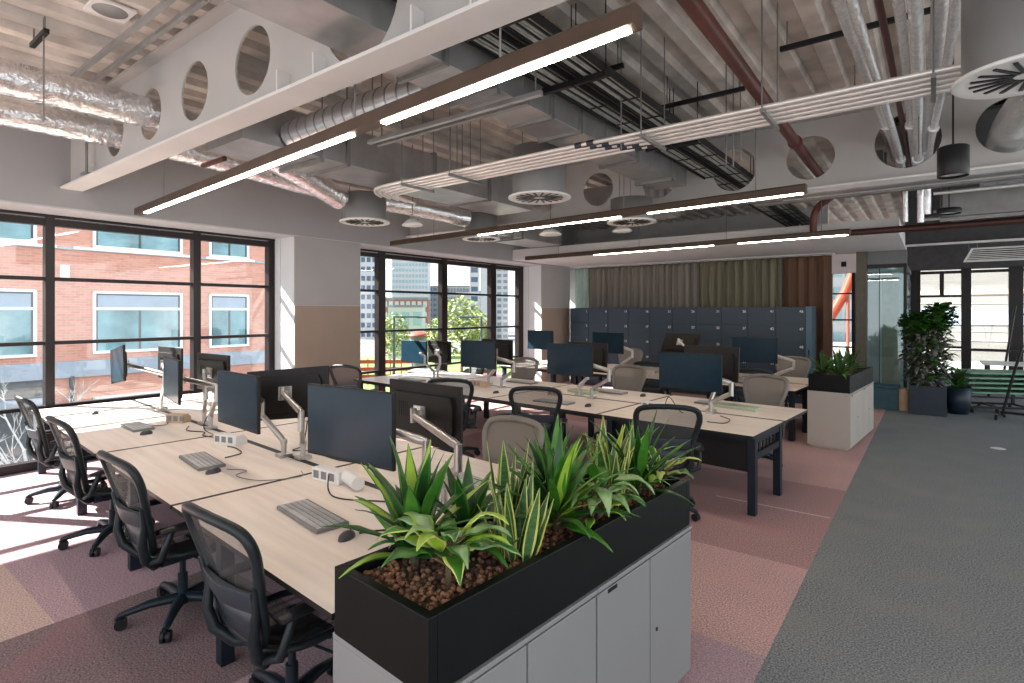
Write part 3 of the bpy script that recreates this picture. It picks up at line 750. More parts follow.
tag(m_.build('paper_roll', M['white'], None, .003, (-3.16, 2.0, ZT+.004), R(-12)), 'cream roll lying beside the white socket box under the largest screen', 'roll')
for (x, y, l, lab) in ((-2.35, 6.62, .5, 'pale green folder on the open end of the middle bench'), (-4.4, 6.45, .42, 'pale folder on the centre of the middle bench behind the mouse')):
    m_ = MB(); m_.box(-l/2, l/2, -.09, .09, 0, .035)
    tag(m_.build('folder', mat('folder_green', (.40, .46, .34), .6, vary=.05), None, .004, (x, y, ZT+.0008), R(-6)), lab, 'folder')
def cable(pts, label, r=.0045, m='cable'):
    k = MB(); k.tube(catmull(pts, 7), r, 6)
    o = k.build('cable', M[m]); tag(o, label, 'cable', 'loose cables on the benches')
z = ZT+.006
cable([(-2.60, 2.14, z), (-2.45, 1.98, z), (-2.30, 2.06, .80), (-2.22, 2.26, z), (-2.35, 2.38, z)], 'black cable looping on the desk right of the largest screen')
cable([(-3.30, 1.92, .80), (-3.18, 1.85, z), (-3.0, 1.82, z), (-2.78, 1.95, z), (-2.66, 2.03, z)], 'black cable drooping below the largest screen')
cable([(-2.46, 1.60, z), (-2.38, 1.72, z), (-2.30, 1.66, z), (-2.2, 1.85, z)], 'thin cable from the mouse nearest the planter')
cable([(-4.16, 1.62, z), (-4.02, 1.70, z), (-3.95, 1.60, z), (-3.72, 1.66, z), (-3.60, 1.88, z), (-3.72, 1.95, z)], 'thin grey cable curling from the second desk mouse', .003, 'kb')
cable([(-4.02, 2.25, .95), (-3.95, 2.2, .8), (-3.80, 2.28, z), (-3.55, 2.35, z), (-3.42, 2.30, z)], 'black cable hanging behind the askew monitor')
cable([(-4.1, 2.2, 1.0), (-4.2, 2.22, .8), (-4.32, 2.2, z), (-4.1, 2.4, z), (-3.8, 2.5, z)], 'second black cable hanging behind the askew monitor')
cable([(-4.5, 1.74, z), (-4.55, 1.88, z), (-4.75, 1.92, z), (-4.86, 1.9, z)], 'thin black cable from the second desk keyboard')
cable([(-6.0, 1.98, z), (-5.8, 1.9, z), (-5.6, 1.98, z), (-5.45, 1.92, z), (-5.2, 2.0, z)], 'black cable lying under the narrow screen')
cable([(-5.95, 2.2, .9), (-5.9, 2.1, .8), (-5.7, 2.02, z), (-5.3, 2.0, z)], 'black cable dropping behind the narrow screen')
cable([(-6.3, 1.72, z), (-6.25, 1.85, z), (-6.4, 1.92, z)], 'thin cable from the third desk keyboard')
cable([(-2.3, 5.98, z), (-2.15, 5.85, z), (-2.12, 5.62, z), (-2.28, 5.58, z)], 'thin cable curling on the open end of the middle bench')
cable([(-2.9, 5.9, .80), (-2.82, 5.85, .9), (-2.7, 5.9, z), (-2.55, 6.02, z)], 'black cable under the open end navy screen')

# ================================================================== PLANTERS
def planter_box(x0, x1, y0, y1, label, cm, cabinets):
    cx, cy = .5*(x0+x1), .5*(y0+y1)
    w, h = (x1-x0)/2, (y1-y0)/2
    root = thing('planter_box', (cx, cy, 0.771), 0, label, 'planter box')
    b = MB(); t = .035
    b.box(-w, w, -h, -h+t, 0, .229); b.box(-w, w, h-t, h, 0, .229); b.box(-w, -w+t, -h+t, h-t, 0, .229); b.box(w-t, w, -h+t, h-t, 0, .229); b.box(-w+t, w-t, -h+t, h-t, 0, .05)
    b.build('trough', M['box'], root, .003)
    for (a, c, lab) in cabinets:
        r = thing('storage_cabinet', (cx, .5*(a+c), 0), 0, lab, 'cabinet', 'cabinets under the planters')
        hh = (c-a)/2-.0015
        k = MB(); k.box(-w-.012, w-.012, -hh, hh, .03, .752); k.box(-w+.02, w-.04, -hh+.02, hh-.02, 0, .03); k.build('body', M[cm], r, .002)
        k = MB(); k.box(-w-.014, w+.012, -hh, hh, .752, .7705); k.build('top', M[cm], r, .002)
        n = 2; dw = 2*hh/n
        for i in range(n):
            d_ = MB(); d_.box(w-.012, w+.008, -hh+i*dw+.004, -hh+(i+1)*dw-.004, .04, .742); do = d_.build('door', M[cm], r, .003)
            if i == 0:
                q = MB(); q.box(w+.006, w+.010, -hh+i*dw+dw*.18, -hh+i*dw+dw*.34, .722, .738); q.build('finger_pull', M['black'], do)
            else:
                q = MB(); q.cyl((w+.006, -hh+i*dw+.06, .40), (w+.012, -hh+i*dw+.06, .40), .009, .009, 12); q.build('lock', M['black'], do)
    return root
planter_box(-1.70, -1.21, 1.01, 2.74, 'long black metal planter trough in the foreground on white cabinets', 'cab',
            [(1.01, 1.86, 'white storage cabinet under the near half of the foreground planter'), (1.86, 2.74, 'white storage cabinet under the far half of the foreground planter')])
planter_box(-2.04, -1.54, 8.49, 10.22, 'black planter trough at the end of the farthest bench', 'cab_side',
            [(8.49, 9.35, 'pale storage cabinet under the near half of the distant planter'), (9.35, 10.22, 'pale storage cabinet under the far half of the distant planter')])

def pebbles(name, x0, x1, y0, y1, z, n, label):
    m_ = MB(); rr = random.Random(n)
    m_.box(x0, x1, y0, y1, z-.06, z-.004, 0)
    for k in range(n):
        r = rr.uniform(.007, .014); c_ = (rr.uniform(x0+r, x1-r), rr.uniform(y0+r, y1-r), z+rr.uniform(-.006, .008))
        a = rr.uniform(0, 6.3)
        vs = []
        for zz, q in ((-.8, .5), (0, 1), (.8, .5)):
            for i in range(5): vs.append((c_[0]+r*q*math.cos(a+i*1.2566)*rr.uniform(.8, 1.2), c_[1]+r*q*math.sin(a+i*1.2566), c_[2]+r*zz*.8))
        fs = [(4, 3, 2, 1, 0), (10, 11, 12, 13, 14)] + [(j*5+i, j*5+(i+1) % 5, j*5+5+(i+1) % 5, j*5+5+i) for j in range(2) for i in range(5)]
        m_.add(vs, fs, rr.choice([0, 1, 1]), True)
    o = m_.build(name, [M['dirt'], M['gravel']]); tag(o, label, 'pebbles', None, 'stuff')
pebbles('pebbles', -1.664, -1.246, 1.046, 2.704, .955, 2200, 'brown clay pebbles filling the foreground planter')
pebbles('pebbles', -2.004, -1.576, 8.526, 10.184, .955, 250, 'brown clay pebbles filling the distant planter')

def leaf(mb, base, yaw, elev, L, W, curl, mc, me, wave=0.0, fold=0.18, tipw=0.0, shape=0.75, n=9, side=0.0, edge=0.72):
    p = Vector(base); e = elev; vs = []; st = L/(n-1)
    ya = yaw
    for i in range(n):
        t = i/(n-1)
        w = W*max(0.04 if i in (0, n-1) else 0, math.sin(PI*(min(1, t*0.97+0.03))**shape))*0.5
        d = Vector((math.cos(ya)*math.cos(e), math.sin(ya)*math.cos(e), math.sin(e)))
        s_ = Vector((-math.sin(ya+side), math.cos(ya+side), 0)); nrm = s_.cross(d)
        if nrm.z < 0 and abs(nrm.z) > .05: pass
        wv = wave*math.sin(t*11+yaw*3)*w
        for u in (-1, -edge, 0, edge, 1):
            vs.append(p + s_*w*u + nrm*(-fold*w*(1-abs(u))*1.2 + wv*u))
        p = p + d*st
        e -= curl*st/L*(0.4+1.2*t)
    fs = []; ms = []
    b = 5
    for i in range(n-1):
        for k in range(4):
            fs.append((i*b+k, i*b+k+1, (i+1)*b+k+1, (i+1)*b+k)); ms.append(me if k in (0, 3) else mc)
    base_i = len(mb.v)
    for v in vs: mb.v.append(v)
    for q, m_ in zip(fs, ms): mb.f.append([base_i+i for i in q]); mb.m.append(m_); mb.sm.append(True)
PM = [M['leaf'], M['leaf_dark'], M['leaf_lime'], M['leaf_yellow'], M['leaf_snake'], M['leaf_pale'], M['stem'], M['leaf_far'], M['leaf_grey']]
def plant(name, x, y, label, fn, z=.955, group='plants in the foreground planter', cat='plant'):
    m_ = MB(); fn(m_, random.Random(label))
    o = m_.build(name, PM, None, 0, (x, y, z)); tag(o, label, cat, group)
    so = o.modifiers.new('thick', 'SOLIDIFY'); so.thickness = .0015
    return o
def dracaena(n, L, W, cm, em, e0=(.5, 1.35), curl=(.5, 1.3), stem=.08):
    def fn(m_, r):
        m_.tube([(0, 0, -.02), (.004, 0, stem*.5), (0, .004, stem)], [.014, .013, .01], 7, 6)
        for k in range(n):
            t = k/(n-1); ya = k*2.4+r.uniform(-.3, .3); e = e0[0]+(e0[1]-e0[0])*t+r.uniform(-.12, .12)
            mc = r.choice(cm); me = r.choice(em)
            leaf(m_, (.01*math.cos(ya), .01*math.sin(ya), stem*(.3+.7*t)), ya, e, L*r.uniform(.75, 1.1), W*r.uniform(.8, 1.15), r.uniform(*curl)*(1.2-.8*t), mc, me, .12)
    return fn
def snake(n, L, W, spread=.05, em=3):
    def fn(m_, r):
        for k in range(n):
            ya = r.uniform(0, 6.28); rad = spread*math.sqrt(r.random())
            leaf(m_, (rad*math.cos(ya), rad*math.sin(ya), -.01), ya, r.uniform(1.25, 1.52), L*r.uniform(.55, 1.08), W*r.uniform(.8, 1.15), r.uniform(-.05, .22), 4, em, .06, .30, 0, .82, 10, r.uniform(-.8, .8), .70)
    return fn
def droopy(n, L, W, cm, em, up=.10):
    def fn(m_, r):
        m_.tube([(0, 0, -.02), (0, 0, up)], [.01, .007], 7, 6)
        for k in range(n):
            ya = k*2.4+r.uniform(-.4, .4); e = r.uniform(.1, 1.1)
            a = Vector((0, 0, up*r.uniform(.3, 1))); b = a+Vector((math.cos(ya)*.06, math.sin(ya)*.06, .05*math.sin(e)+.02))
            m_.tube([a, b], [.003, .0025], 5, 6)
            leaf(m_, b, ya, e, L*r.uniform(.7, 1.15), W*r.uniform(.8, 1.2), r.uniform(1.2, 2.3), r.choice(cm), r.choice(em), .25, .2)
    return fn
def tall(n, L, W):
    def fn(m_, r):
        for k in range(n):
            ya = r.uniform(0, 6.28)
            leaf(m_, (.02*math.cos(ya), .02*math.sin(ya), -.01), ya, r.uniform(1.05, 1.5), L*r.uniform(.6, 1.08), W*r.uniform(.8, 1.15), r.uniform(.0, .5), r.choice([0, 4, 2]), 3, .08, .25, 0, .8, 10, 0, .6)
    return fn
plant('dracaena', -1.57, 1.25, 'broad leaved dracaena at the near left corner of the foreground planter', dracaena(30, .37, .066, [0, 2, 0, 1], [1, 0], (.35, 1.5), (.3, 1.1), .11))
plant('peace_lily', -1.36, 1.22, 'pale lime leaved plant drooping over the near rim of the foreground planter', droopy(20, .19, .062, [0, 2, 2, 5, 0], [2, 0, 3, 5], .15))
plant('dracaena', -1.52, 1.46, 'dark glossy plant just behind the front left dracaena', dracaena(24, .28, .056, [0, 1, 1], [1, 0], (.3, 1.35), (.4, 1.2), .09))
plant('snake_plant', -1.34, 1.53, 'yellow edged snake plant standing tallest in the near half of the foreground planter', snake(17, .36, .050, .065))
plant('snake_plant', -1.55, 1.72, 'dark snake plant with pointed leaves by the pale chair back', snake(11, .38, .055, .06))
plant('dracaena', -1.38, 1.83, 'bushy arching dracaena at the middle of the foreground planter', dracaena(36, .35, .052, [0, 0, 1, 2], [0, 1], (.25, 1.4), (.4, 1.2), .11))
plant('dracaena', -1.54, 2.02, 'narrow leaved dracaena behind the middle of the foreground planter', dracaena(30, .31, .046, [0, 1, 0], [0, 1], (.4, 1.45), (.3, 1.0), .11))
plant('spider_plant', -1.33, 2.06, 'pale streaked plant with glossy leaves right of the middle of the foreground planter', droopy(22, .22, .06, [5, 0, 0], [0, 5], .14))
plant('snake_plant', -1.36, 2.24, 'broad yellow edged snake plant in the far half of the foreground planter', snake(13, .33, .062, .055))
plant('snake_plant', -1.50, 2.38, 'tallest bright yellow edged plant near the far end of the foreground planter', tall(17, .40, .062))
plant('dracaena', -1.35, 2.46, 'green dracaena with one long leaf reaching towards the black chair', dracaena(26, .34, .042, [0, 1, 0], [0, 1], (.35, 1.3), (.2, .9), .09))
plant('spider_plant', -1.47, 2.60, 'thin arching leaved plant at the far end of the foreground planter', dracaena(16, .30, .028, [0, 5], [5, 0], (.6, 1.35), (.9, 2.0), .06))
plant('peace_lily', -1.31, 2.62, 'small yellow variegated plant at the far right corner of the foreground planter', droopy(12, .15, .05, [2, 3, 0], [3, 5], .09))
plant('ivy', -1.30, 1.98, 'low yellow green sprig by the right rim of the foreground planter', droopy(5, .13, .04, [2, 0], [2, 3], .03))
GP2 = 'plants in the distant planter'
labs = ['front right', 'front left', 'second from the front', 'middle', 'second from the back', 'back']
for k, (x, y) in enumerate([(-1.68, 8.68), (-1.90, 8.72), (-1.78, 8.98), (-1.80, 9.32), (-1.76, 9.66), (-1.80, 9.98)]):
    plant('dracaena', x, y, 'spiky dark green plant in the distant planter, %s of its row' % labs[k], dracaena(16, .34, .05, [7, 7, 0], [7, 0], (.2, 1.35), (.3, 1.3), .06), .955, GP2)

# ================================================================== LOCKERS AND CURTAIN (building grid)
def numtext(txt, size, ext=.001):
    cu = bpy.data.curves.new('t', 'FONT'); cu.body = txt; cu.size = size; cu.extrude = ext; cu.align_x = 'RIGHT'; cu.align_y = 'TOP'
    o = bpy.data.objects.new('t', cu); C.objects.link(o)
    dg = bpy.context.evaluated_depsgraph_get(); me = bpy.data.meshes.new_from_object(o.evaluated_get(dg))
    bpy.data.objects.remove(o); me.materials.clear(); me.materials.append(M['num']); return me
LW, LH = .55, .36
ordn = ['first', 'second', 'third', 'fourth', 'fifth', 'sixth', 'seventh', 'eighth', 'ninth', 'tenth']
bm_ = MB(); bm_.box(0.001, LW-.001, .02, .50, 0.0, 1.955); LB = bm_.build('body', M['locker'])
dm = MB(); dm.box(.004, LW-.004, 0, .02, 0.003, LH-.003); LD = dm.build('door', M['locker'], None, .002)
lk = MB(); lk.cyl((LW-.06, .0, LH-.16), (LW-.06, -.012, LH-.16), .012, .012, 10); LK = lk.build('lock', M['black'])
for o in (LB, LD, LK): C.objects.unlink(o)
for c_ in range(10):
    xb = -7.55+c_*LW
    r = thing('locker', B(xb, 12.46), TH, 'navy locker column numbered %d to %d, %s from the window' % (c_*5+1, c_*5+5, ordn[c_]), 'locker', 'navy lockers along the curtain')
    o = LB.copy(); C.objects.link(o); o.parent = r
    for k in range(5):
        d_ = LD.copy(); C.objects.link(d_); d_.parent = r; d_.location = (0, 0, 1.94-(k+1)*LH)
        l_ = LK.copy(); C.objects.link(l_); l_.parent = d_
        t_ = bpy.data.objects.new('number', numtext(str(c_*5+k+1), .075)); C.objects.link(t_); t_.parent = d_
        t_.location = (LW-.035, -.0015, LH-.04); t_.rotation_euler = (R(90), 0, 0)
e = MB(); e.box(0, .11, 0, .52, 0, 1.965); e.box(.04, .07, -.004, 0, .95, 1.1, 1)
tag(e.build('end_panel', [M['locker_side'], M['black']], None, .003, B(-2.045, 12.45), TH), 'pale blue end panel closing the right end of the navy lockers', 'panel')

def curtain(x0, x1, amp, per, m, label, seed):
    k = MB(); r = random.Random(seed); n = int((x1-x0)/.02); prof = []
    ph = 0
    for i in range(n+1):
        x = x0+(x1-x0)*i/n; ph += 2*PI*.02/(per*r.uniform(.75, 1.3))
        prof.append((x, amp*math.sin(ph)+amp*.3*math.sin(ph*2.3)))
    vs = []
    for z, q in ((.03, 1.1), (1.5, 1.0), (2.9, .85), (3.03, .6)):
        for (x, y) in prof: vs.append((x-x0, y*q, z))
    N = n+1
    fs = [(j*N+i, j*N+i+1, (j+1)*N+i+1, (j+1)*N+i) for j in range(3) for i in range(n)]
    k.add(vs, fs, 0, True)
    o = k.build('curtain', M[m], None, 0, B(x0, 13.16), TH); tag(o, label, 'curtain', 'curtains on the back track')
    so = o.modifiers.new('cloth', 'SOLIDIFY'); so.thickness = .004
M['sheer'] = mat('sheer_green', (.34, .46, .42), .8, vary=.1, scale=4)
curtain(-7.82, -7.42, .02, .11, 'sheer', 'narrow pale green curtain strip beside the far pillar', 1)
curtain(-7.40, -4.45, .06, .17, 'curtain', 'grey pleated curtain above the left lockers', 2)
curtain(-4.43, -2.62, .06, .18, 'curtain_green', 'olive tinged pleated curtain above the right lockers', 3)
curtain(-2.60, -1.68, .05, .21, 'curtain_brown', 'rust brown curtain end hanging to the floor past the lockers', 4)
k = MB(); k.box(-7.82, -1.62, 13.06, 13.26, 3.035, 3.06)
tag(k.build('curtain_track', M['diff'], None, .003, (0, 0, 0), TH), 'white curtain track fixed under the plaster ceiling', 'rail')

# ================================================================== RIGHT SIDE
def bthing(name, x, y, z, label, cat, group=None, rz=0): return thing(name, B(x, y, z), TH+rz, label, cat, group)
k = MB(); k.box(-1.24, -1.06, 13.1, 13.3, 0, 3.06)
bstruct(k, 'column', [mat('olive_post', (.09, .075, .05), .5, vary=.1)], 'dark post between curtain and glass booth', 'column')
root = struct(bpy.data.objects.new('glass_partition', None), 'teal tinted glass booth front beside the tall potted plant', 'partition'); C.objects.link(root); root.rotation_euler = (0, 0, TH)
k = MB(); k.box(-1.05, -.42, 13.2, 13.215, .05, 2.72); k.build('pane', M['tint_glass'], root)
k = MB(); k.box(-.44, -.425, 13.2, 16.0, .05, 2.72); k.build('pane', M['tint_glass'], root)
k = MB(); k.box(-1.06, -.41, 13.18, 13.235, 2.72, 2.80); k.box(-1.06, -.41, 13.18, 13.235, 0, .05); k.box(-.465, -.41, 13.18, 13.24, 0, 2.8); k.box(-.862, -.85, 13.19, 13.225, 0, 2.72); k.box(-.45, -.415, 13.2, 16.0, 2.72, 2.8); k.box(-.45, -.415, 13.2, 16, 0, .05)
k.build('frame', M['black'], root, .003)
k = MB(); k.box(-1.06, -.41, 13.18, 13.4, 2.8, 3.06); k.build('head_panel', M['taupe_wall'], root)
k = MB(); k.box(-1.32, -.5, 15.9, 16.0, 0, 3.0)
bstruct(k, 'wall_booth', [M['wall']], 'grey wall inside the glass booth', 'wall')
k = MB(); k.box(-.95, -.62, 15.4, 15.6, 0, 2.7); tag(k.build('curtain', M['wood'], None, .01, (0, 0, 0), TH), 'warm lit drape inside the glass booth', 'curtain')
k = MB(); k.box(0, .48, 0, .42, .0, .40); k.box(-.01, .49, -.01, .43, .40, .45, 1)
tag(k.build('low_bench', [M['bench_teal'], M['bench_teal']], None, .01, B(-1.0, 12.72), TH), 'low teal bench in front of the glass booth', 'bench')
k = MB(); k.cyl((0, 0, 0), (0, 0, .42), .10, .10, 16); tag(k.build('wooden_stool', M['wood'], None, .004, B(-.44, 12.80), TH), 'small pale wooden block stool left of the square plant pot', 'stool')

def square_pot(x, y, w, h, label):
    r = bthing('plant_pot', x, y, 0, label, 'plant pot')
    k = MB(); t = .03; a = w/2
    for q in ((-a, a, -a, -a+t), (-a, a, a-t, a), (-a, -a+t, -a+t, a-t), (a-t, a, -a+t, a-t)): k.box(q[0], q[1], q[2], q[3], 0, h)
    k.box(-a+t, a-t, -a+t, a-t, 0, h-.06); k.build('pot', M['pot'], r, .004)
    k = MB(); k.box(-a+t, a-t, -a+t, a-t, h-.06, h-.05); k.build('soil', M['dirt'], r)
square_pot(-.085, 12.72, .54, .52, 'square dark blue pot under the tall leafy plant')
r = bthing('fiddle_leaf_tree', -.085, 12.72, .475, 'tall leafy indoor tree in the square blue pot with two rounded crowns', 'potted tree')
rr = random.Random(5)
st = MB(); lv = MB(); lv2 = MB()
tops = [(-.16, .0, 1.10), (.15, .0, 1.27), (.02, -.05, 1.20), (-.02, .06, 1.40)]
for tx, ty, tz in tops:
    st.tube([(tx*.2, ty*.2, 0), (tx*.5, ty*.5, tz*.4), (tx*.9, ty, tz*.8), (tx, ty, tz)], [.018, .015, .012, .008], 7)
for k in range(620):
    tx, ty, tz = rr.choice(tops[:2]); v = Vector((rr.gauss(0, 1), rr.gauss(0, 1), rr.gauss(0, 1))).normalized()*(.22*rr.random()**.4); a = math.atan2(v.y, v.x)+rr.uniform(-.8, .8)
    leaf(lv, (tx+v.x, ty+v.y*.8, tz+v.z*1.25), a, rr.uniform(-.3, 1.0), rr.uniform(.11, .18), rr.uniform(.09, .14), rr.uniform(.6, 1.6), rr.choice([0, 1, 7, 7]), rr.choice([7, 0]), .1, .15, 0, .9, 5)
for k in range(900):
    a = rr.uniform(0, 6.28); zz = rr.uniform(.09, 1.05); rad = .33*math.sqrt(rr.random())*(1-.35*abs(zz-.6))
    leaf(lv2, (rad*math.cos(a), rad*math.sin(a)*.8, zz), a+rr.uniform(-1, 1), rr.uniform(-.5, .8), rr.uniform(.13, .24), rr.uniform(.05, .095), rr.uniform(.5, 1.6), rr.choice([8, 8, 8, 7, 0]), rr.choice([8, 7]), .1, .15, 0, .9, 5)
st.build('stems', M['stem'], r); lv.build('crown', PM, r); lv2.build('lower_leaves', PM, r)
pr = bthing('plant_pot', .36, 13.05, 0, 'round dark pot behind the square blue pot', 'plant pot')
k = MB(); k.lathe([(0, 0), (.15, 0), (.19, .22), (.20, .48), (.17, .48), (.165, .42), (0, .42)], 24); k.build('pot', M['pot'], pr)
r = bthing('rubber_plant', .36, 13.05, .42, 'broad leaved plant in the round dark pot by the stacked tables', 'potted plant')
k = MB(); dracaena(20, .30, .12, [7, 0, 1], [7, 0], (.3, 1.4), (.5, 1.2), .16)(k, rr); k.build('leaves', PM, r)

# stack of folded tables on a castor trolley
TX, TY, TR = .86, 13.72, R(24)
r = bthing('table_trolley', TX, TY, 0, 'black castor trolley carrying the stack of folded tables', 'trolley', None, TR)
k = MB()
for sy in (-.28, .28): k.box(-.52, .52, sy-.02, sy+.02, .085, .125)
for sx in (-.50, 0, .50): k.box(sx-.02, sx+.02, -.28, .28, .09, .12)
k.box(-.52, -.48, -.30, -.26, .12, .30); k.box(.48, .52, -.30, -.26, .12, .30); k.box(-.52, -.48, .26, .30, .12, .30); k.box(.48, .52, .26, .30, .12, .30)
k.box(-.52, .52, -.30, -.26, .28, .31); k.box(-.52, .52, .26, .30, .28, .31); k.build('frame', M['black'], r)
for sx in (-.45, -.05, .45):
    for sy in (-.28, .28):
        c_ = MB(); c_.cyl((sx-.016, sy, .04), (sx+.016, sy, .04), .04, .04, 14); c_.cyl((sx, sy, .04), (sx, sy, .09), .008); c_.build('caster', M['caster'], r)
tl = ['lowest', 'second lowest', 'middle', 'second highest', 'topmost']
for q in range(5):
    r = bthing('folding_table', TX+.02*q, TY+.015*q, .312+q*.088, '%s folded table of the green edged stack on the trolley' % tl[q], 'folding table', 'folded tables stacked by the far windows', TR)
    k = MB(); k.box(-.60, .60, -.36, .36, .052, .084); k.build('tabletop', M['green_board'], r, .004)
    k = MB(); k.box(-.52, -.48, -.33, .33, 0.0, .05); k.box(.48, .52, -.33, .33, 0.0, .05); k.box(-.52, .52, -.02, .02, .01, .04); k.build('folded_frame', M['black'], r)
r = bthing('meeting_table', 1.55, 16.2, 0, 'white table top beyond the nested folding tables', 'table')
k = MB(); k.box(-.7, .9, -.5, .5, .71, .74); k.build('tabletop', M['white'], r, .004)
for sx in (-.6, .8):
    for sy in (-.4, .4):
        k = MB(); k.box(sx-.025, sx+.025, sy-.025, sy+.025, 0, .71); k.build('leg', M['black'], r)
r = bthing('whiteboard_stand', 1.02, 12.78, 0, 'black slanted easel stand on castors at the right edge', 'easel', None, R(-20))
k = MB(); k.tube([(-.08, 0, .06), (.10, 0, .9), (.20, 0, 1.30)], .022, 8); k.build('leg', M['black'], r)
k = MB(); k.tube([(.72, .0, .06), (.62, 0, .9), (.55, 0, 1.30)], .022, 8); k.build('leg', M['black'], r)
k = MB(); k.box(-.1, .75, -.02, .02, .10, .14); k.build('cross_bar', M['black'], r)
for sx in (-.10, .74):
    k = MB(); k.box(sx-.02, sx+.02, -.22, .22, .06, .09); b_ = k.build('foot', M['black'], r)
    for sy in (-.2, .2):
        c_ = MB(); c_.cyl((sx-.015, sy, .03), (sx+.015, sy, .03), .03, .03, 12); c_.build('caster', M['caster'], b_)
r = bthing('step_ladder', 1.75, 17.6, 0, 'dark slim A shaped ladder frame in front of the far window', 'ladder')
for sx in (-.35, .45):
    k = MB(); k.tube([(sx-.12, 0, 0), (sx+.14, 0, 2.0)], .025, 8); k.build('leg', M['black'], r)
k = MB(); k.box(-.22, .62, -.02, .02, 1.78, 1.82); k.box(-.3, .5, -.02, .02, .9, .94); k.build('rung', M['black'], r)
k = MB(); k.lathe([(0, .004), (.07, .004), (.085, 0)], 24)
tag(k.build('floor_socket', M['white'], None, 0, (-.07, 10.05, .0005)), 'small pale round floor plate on the grey carpet', 'floor plate')

# ================================================================== CEILING SERVICES
def linear_light(y, x0, x1, segs, rods, label, z=3.0):
    r = thing('linear_light', (.5*(x0+x1), y, z), 0, label, 'ceiling light', 'linear lights over the benches'); cx = .5*(x0+x1)
    k = MB(); k.prism([(-.042, .006), (.042, .006), (.042, .08), (.03, .092), (-.03, .092), (-.042, .08)], 'x', x0-cx, x1-cx); k.build('housing', M['lamp_house'], r, .002)
    for a, b, dim in segs:
        k = MB(); k.prism([(-.038, -.004), (.038, -.004), (.0405, .006), (.0405, .028), (-.0405, .028), (-.0405, .006)] if False else [(-.020, -.003), (.020, -.003), (.022, .001), (.022, .010), (-.022, .010), (-.022, .001)], 'x', a-cx, b-cx); k.build('diffuser', M['lamp_dim' if dim else 'lamp'], r)
    k = MB()
    for x in rods: k.cyl((x-cx, 0, .09), (x-cx, 0, ZD-z+.02), .006, .006, 6)
    k.build('hanger_rods', M['galv_dark'], r)
linear_light(2.0, -7.72, -1.10, [(-7.42, -3.15, 0), (-2.81, -1.14, 0)], [-6.8, -3.12, -1.85], 'linear ceiling light over the nearest bench, largest and nearest')
linear_light(5.88, -8.02, -1.43, [(-5.88, -3.47, 0), (-3.10, -1.46, 0)], [-7.3, -6.9, -3.42, -1.9], 'linear ceiling light over the middle bench')
linear_light(9.50, -8.0, -1.72, [(-6.2, -3.77, 0), (-3.35, -1.75, 0)], [-7.1, -5.2, -3.55, -2.1], 'linear ceiling light over the farthest bench before the plaster ceiling')

def diffuser(x, y, r, z0, h, label, cyl=True, slots=18):
    t = bthing('air_diffuser', x, y, z0, label, 'air diffuser', 'round ceiling air diffusers')
    k = MB(); k.lathe([(0, .012), (r*.86, .010), (r*.97, .0), (r, .004), (r, .018), (r*.9, .03), (0, .03)], 36); k.build('face_plate', M['diff'], t)
    k = MB()
    for i in range(slots):
        a = 2*PI*i/slots; m4 = Matrix.Rotation(a, 4, 'Z') @ Matrix.Translation((r*.20, r*.03, 0)) @ Matrix.Rotation(R(14), 4, 'Z')
        k.box(0, r*.56, -r*.030, r*.030, .0035, .0125, 0, m4)
    k.build('slots', M['black'], t)
    if cyl:
        k = MB(); k.lathe([(r*.86, .02), (r*.86, h), (0, h)], 36); k.build('plenum', M['plenum'], t)
    k = MB()
    for a in (0, 2.1, 4.2): k.cyl((r*.6*math.cos(a), r*.6*math.sin(a), h if cyl else .02), (r*.6*math.cos(a), r*.6*math.sin(a), ZD-z0+.02), .005, .005, 6)
    k.build('hanger_rods', M['galv_dark'], t)
diffuser(-5.82, 4.55, .315, 3.0, .36, 'round diffuser on a grey drum near the first pillar')
diffuser(-3.17, 4.64, .315, 3.0, .50, 'round diffuser on a grey drum in the middle of the ceiling, under the conduits')
diffuser(.37, 3.66, .30, 3.0, .75, 'large round slotted diffuser at the top right corner')
diffuser(-3.09, 6.62, .31, 3.0, .30, 'round diffuser above the gap of the middle linear light')
diffuser(-5.72, 6.74, .30, 3.0, .40, 'shallow round diffuser just under the left part of the middle light')
def pendant_disc(x, y, r, z0, label):
    t = bthing('ceiling_speaker', x, y, z0, label, 'ceiling speaker', 'small pendant discs')
    k = MB(); k.lathe([(0, 0), (r*.9, 0), (r, .01), (r*.8, .04), (r*.35, .09), (0, .09)], 26); k.build('dish', M['diff'], t)
    k = MB(); k.cyl((0, 0, .08), (0, 0, ZD-z0+.02), .008, .008, 8); k.build('stem', M['galv_dark'], t)
pendant_disc(-5.52, 5.09, .14, 3.0, 'small white pendant disc right of the first drum diffuser')
pendant_disc(-4.55, 6.95, .17, 3.0, 'white pendant disc under the perforated beam left of the curtain')
pendant_disc(-4.15, 3.05, .10, 3.55, 'small white pendant disc behind the gap of the nearest light')
pendant_disc(-3.70, 7.6, .15, 3.05, 'white pendant disc behind the perforated beam')
pendant_disc(-1.1, 11.2, .16, 3.32, 'flat pale disc over the plaster ceiling end') if False else None

